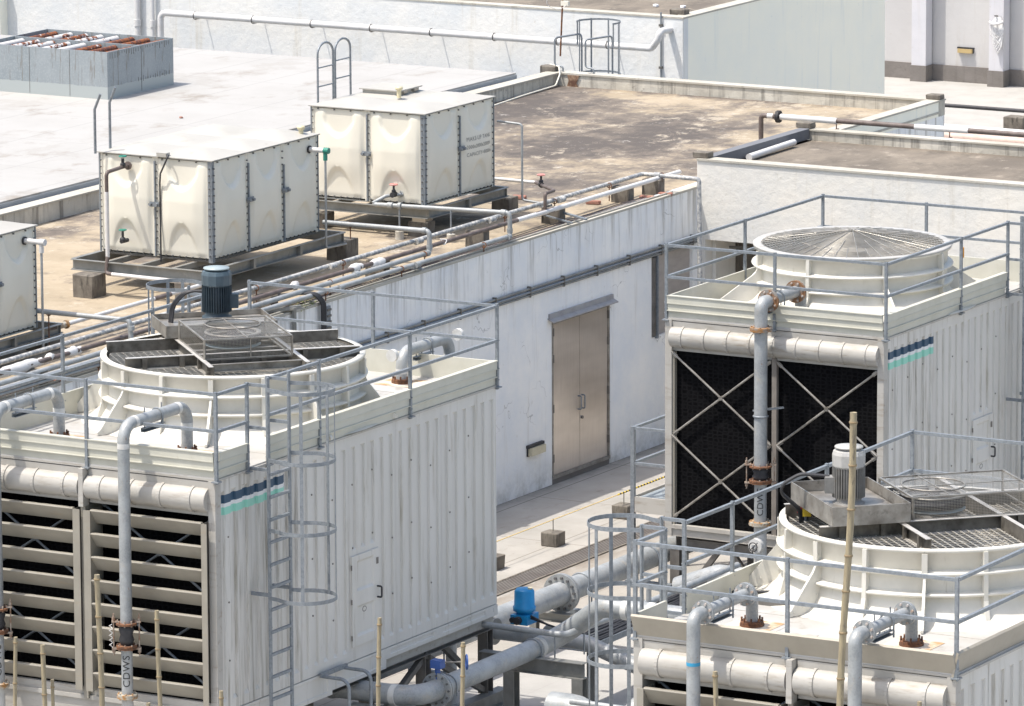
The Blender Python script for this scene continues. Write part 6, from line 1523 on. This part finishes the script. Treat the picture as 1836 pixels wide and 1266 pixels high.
t = pipe('upright rust flanged pipe beside the right foreground tower', [(9.35, -14.9, G0), (9.35, -14.9, .85), (9.9, -14.2, 1.2), (12.5, -14.2, 1.2)], .125, GPIPE, .25, 'water_pipe', BP, n=24)
f = MB().cyl((9.35, -14.9, .48), (9.35, -14.9, .51), .21, 28).cyl((9.35, -14.9, .66), (9.35, -14.9, .69), .21, 28); bolts(f, (9.35, -14.9, .585), Z, .18, 8, .013, .24); f.split('flange', RUST, t)
t = pipe('thin white pipe stub between the caged ladder and the right foreground tower', [(8.6, -15.0, .9), (12.6, -15.0, .85)], .04, GPIPE, .1, 'water_pipe', BP)
for k, (x, y, r_) in enumerate(((8.3, -11.5, .07), (9.6, -12.4, .09))):
    t = pipe(['slim upright pipe standing behind the thin curved rack pipe', 'thicker upright pipe behind the caged ladder'][k], [(x, y, G0), (x, y, 1.5)], r_, GPIPE, .1, 'water_pipe', BP)
t = thing('cable_tray', (7.2, -11.3, .8), 'tray of black cables passing under the wire topped tower', 'cable tray')
q = MB().box(6.75, 7.25, -12.1, -7.0, .74, .75).box(6.75, 6.76, -12.1, -7, .75, .82).box(7.24, 7.25, -12.1, -7, .75, .82); q.build('tray', GALV, t)
q = MB(); random.seed(9)
for k in range(8): q.tube([(6.80+.055*k+random.uniform(-.02, .02), -12.0+i*.5, .775+random.uniform(0, .02)) for i in range(10)], .02, 6)
q.build('cable', BLACK, t)
t = thing('cable_tray', (9.6, -8.6, .9), 'second tray of black cables behind the railing of the right foreground tower', 'cable tray')
q = MB().box(8.0, 8.6, -11.5, -6.3, .70, .71).box(8.0, 8.01, -11.5, -6.3, .71, .8).box(8.59, 8.6, -11.5, -6.3, .71, .8); q.build('tray', GALV, t)
q = MB()
for k in range(9): q.tube([(8.06+.058*k+random.uniform(-.02, .02), -11.4+i*.55, .74+random.uniform(0, .03)) for i in range(10)], .022, 6)
q.build('cable', BLACK, t)
t = pipe('blue wheeled galvanised pipe with small elbow behind the railing of the right foreground tower', [(8.7, -9.2, .1), (8.7, -9.2, .98), (9.9, -9.1, .98)], .045, GPIPE, .06, 'water_pipe', BP)
q = MB().tube([V(9.0, -8.2, 1.05)+V(.12*math.cos(2*PI*i/18), 0, .12*math.sin(2*PI*i/18)) for i in range(18)], .013, 6, closed=True); q.box(8.86, 9.0, -8.25, -8.15, .86, .98); q.build('handwheel', BLUEV, t)
t = thing('access_step', (7.0, -17.1, .8), 'small curved tube handrail under the left tower side', 'handrail')
q = MB()
for y in (-17.45, -16.95): q.tube(fillet([(6.62, y, 1.50), (6.98, y, 1.50), (6.98, y, .3)], .12), .022, 8)
q.beam((6.62, -17.5, 1.52), (6.62, -16.9, 1.52), .03, .05)
q.cyl((6.98, -17.45, 1.0), (6.98, -16.95, 1.0), .014, 6).cyl((6.98, -17.45, .6), (6.98, -16.95, .6), .014, 6); q.split('tube', GALV, t)

# ================================================================== BAMBOO POLES
def bamboo(x, y, ztop, r, label, lean=(0, 0), zb_=G0, seed=1):
    random.seed(seed); t = thing('bamboo_pole', (x, y, zb_), label, 'bamboo pole', 'upright bamboo poles in the foreground')
    H = ztop-zb_; pts = []; rr = []; k = 14; nodes = []
    z = ztop-random.uniform(.04, .10)
    while z > zb_+.2: nodes.append(z); z -= random.uniform(.30, .46)
    zs_ = sorted(set([zb_]+[n+d for n in nodes for d in (-.03, -.008, .008, .03)]+[ztop]))
    m = MB()
    ax = lambda z: V(x+lean[0]*(z-zb_)+.012*math.sin(z*2+seed), y+lean[1]*(z-zb_)+.012*math.cos(z*1.7+seed), z)
    m.tube([ax(z) for z in zs_], [r*(1.10 if any(abs(abs(z-n)-.008) < 1e-4 for n in nodes) else 1.0)*(1.08-.12*(z-zb_)/H) for z in zs_], 14, caps=False)
    e_ = ax(ztop); r1 = r*.96
    m.lathe(e_, [(r1, 0), (r1*.62, .002), (r1*.60, -.12), (.001, -.12)], 14)
    m.build('culm', BAMB, t)
    q = MB()
    for n_ in nodes: c_ = ax(n_); q.lathe(c_, [(r*.9, -.012), (r*1.2, -.008), (r*1.2, .008), (r*.9, .012)], 14)
    q.split('node_ring', BAMN, t); return t
bl2 = [  # px-free world positions, height of the top, radius, lean, label
 (18.26, -27.0, 7.42, .040, (.039, 0), 'tallest leaning bamboo pole, before the right foreground tower'),
 (7.82, -24.0, 4.16, .034, (0, 0), 'thick bamboo pole before the left bay divider of the left tower'),
 (8.57, -24.0, 3.85, .028, (0, 0), 'slim bamboo pole between the right riser and corner of the left tower'),
 (7.11, -24.0, 3.31, .030, (0, 0), 'bamboo pole before the left louvre bay, reaching lower than its neighbours'),
 (7.16, -23.9, 2.91, .022, (0, 0), 'short thin bamboo pole touching the one before the left louvre bay'),
 (6.72, -24.0, 3.35, .024, (0, 0), 'bamboo pole at the very left edge of the view'),
 (8.42, -24.0, 2.82, .026, (0, 0), 'short bamboo pole just right of the lettered riser pipe'),
 (9.33, -24.0, 3.06, .026, (0, 0), 'bamboo pole before the front corner of the left tower'),
 (9.41, -24.0, 2.88, .020, (0, 0), 'thinnest bamboo pole beside the front corner one of the left tower'),
 (10.42, -24.0, 2.93, .026, (0, 0), 'short bamboo pole below the foot of the left caged ladder'),
 (11.30, -24.0, 4.07, .026, (0, 0), 'bamboo pole with split top before the access door of the left tower'),
 (12.30, -24.0, 3.92, .026, (0, 0), 'bamboo pole before the large flanged elbow at the centre'),
 (16.29, -26.0, 4.50, .028, (0, 0), 'bamboo pole between the two risers of the right foreground tower'),
 (18.52, -26.0, 4.46, .026, (0, 0), 'short bamboo pole right of the tallest one at the bottom edge'),
]
for k, (x, y, zt_, r_, ln, lb) in enumerate(bl2):
    if k == 0: bamboo(x-.039*7.5, y, zt_, r_*.85, lb, (ln[0], 0), seed=k+20)
    else: bamboo(x, y, zt_, r_*.9, lb, (random.uniform(-.004, .004), 0), seed=k+20)
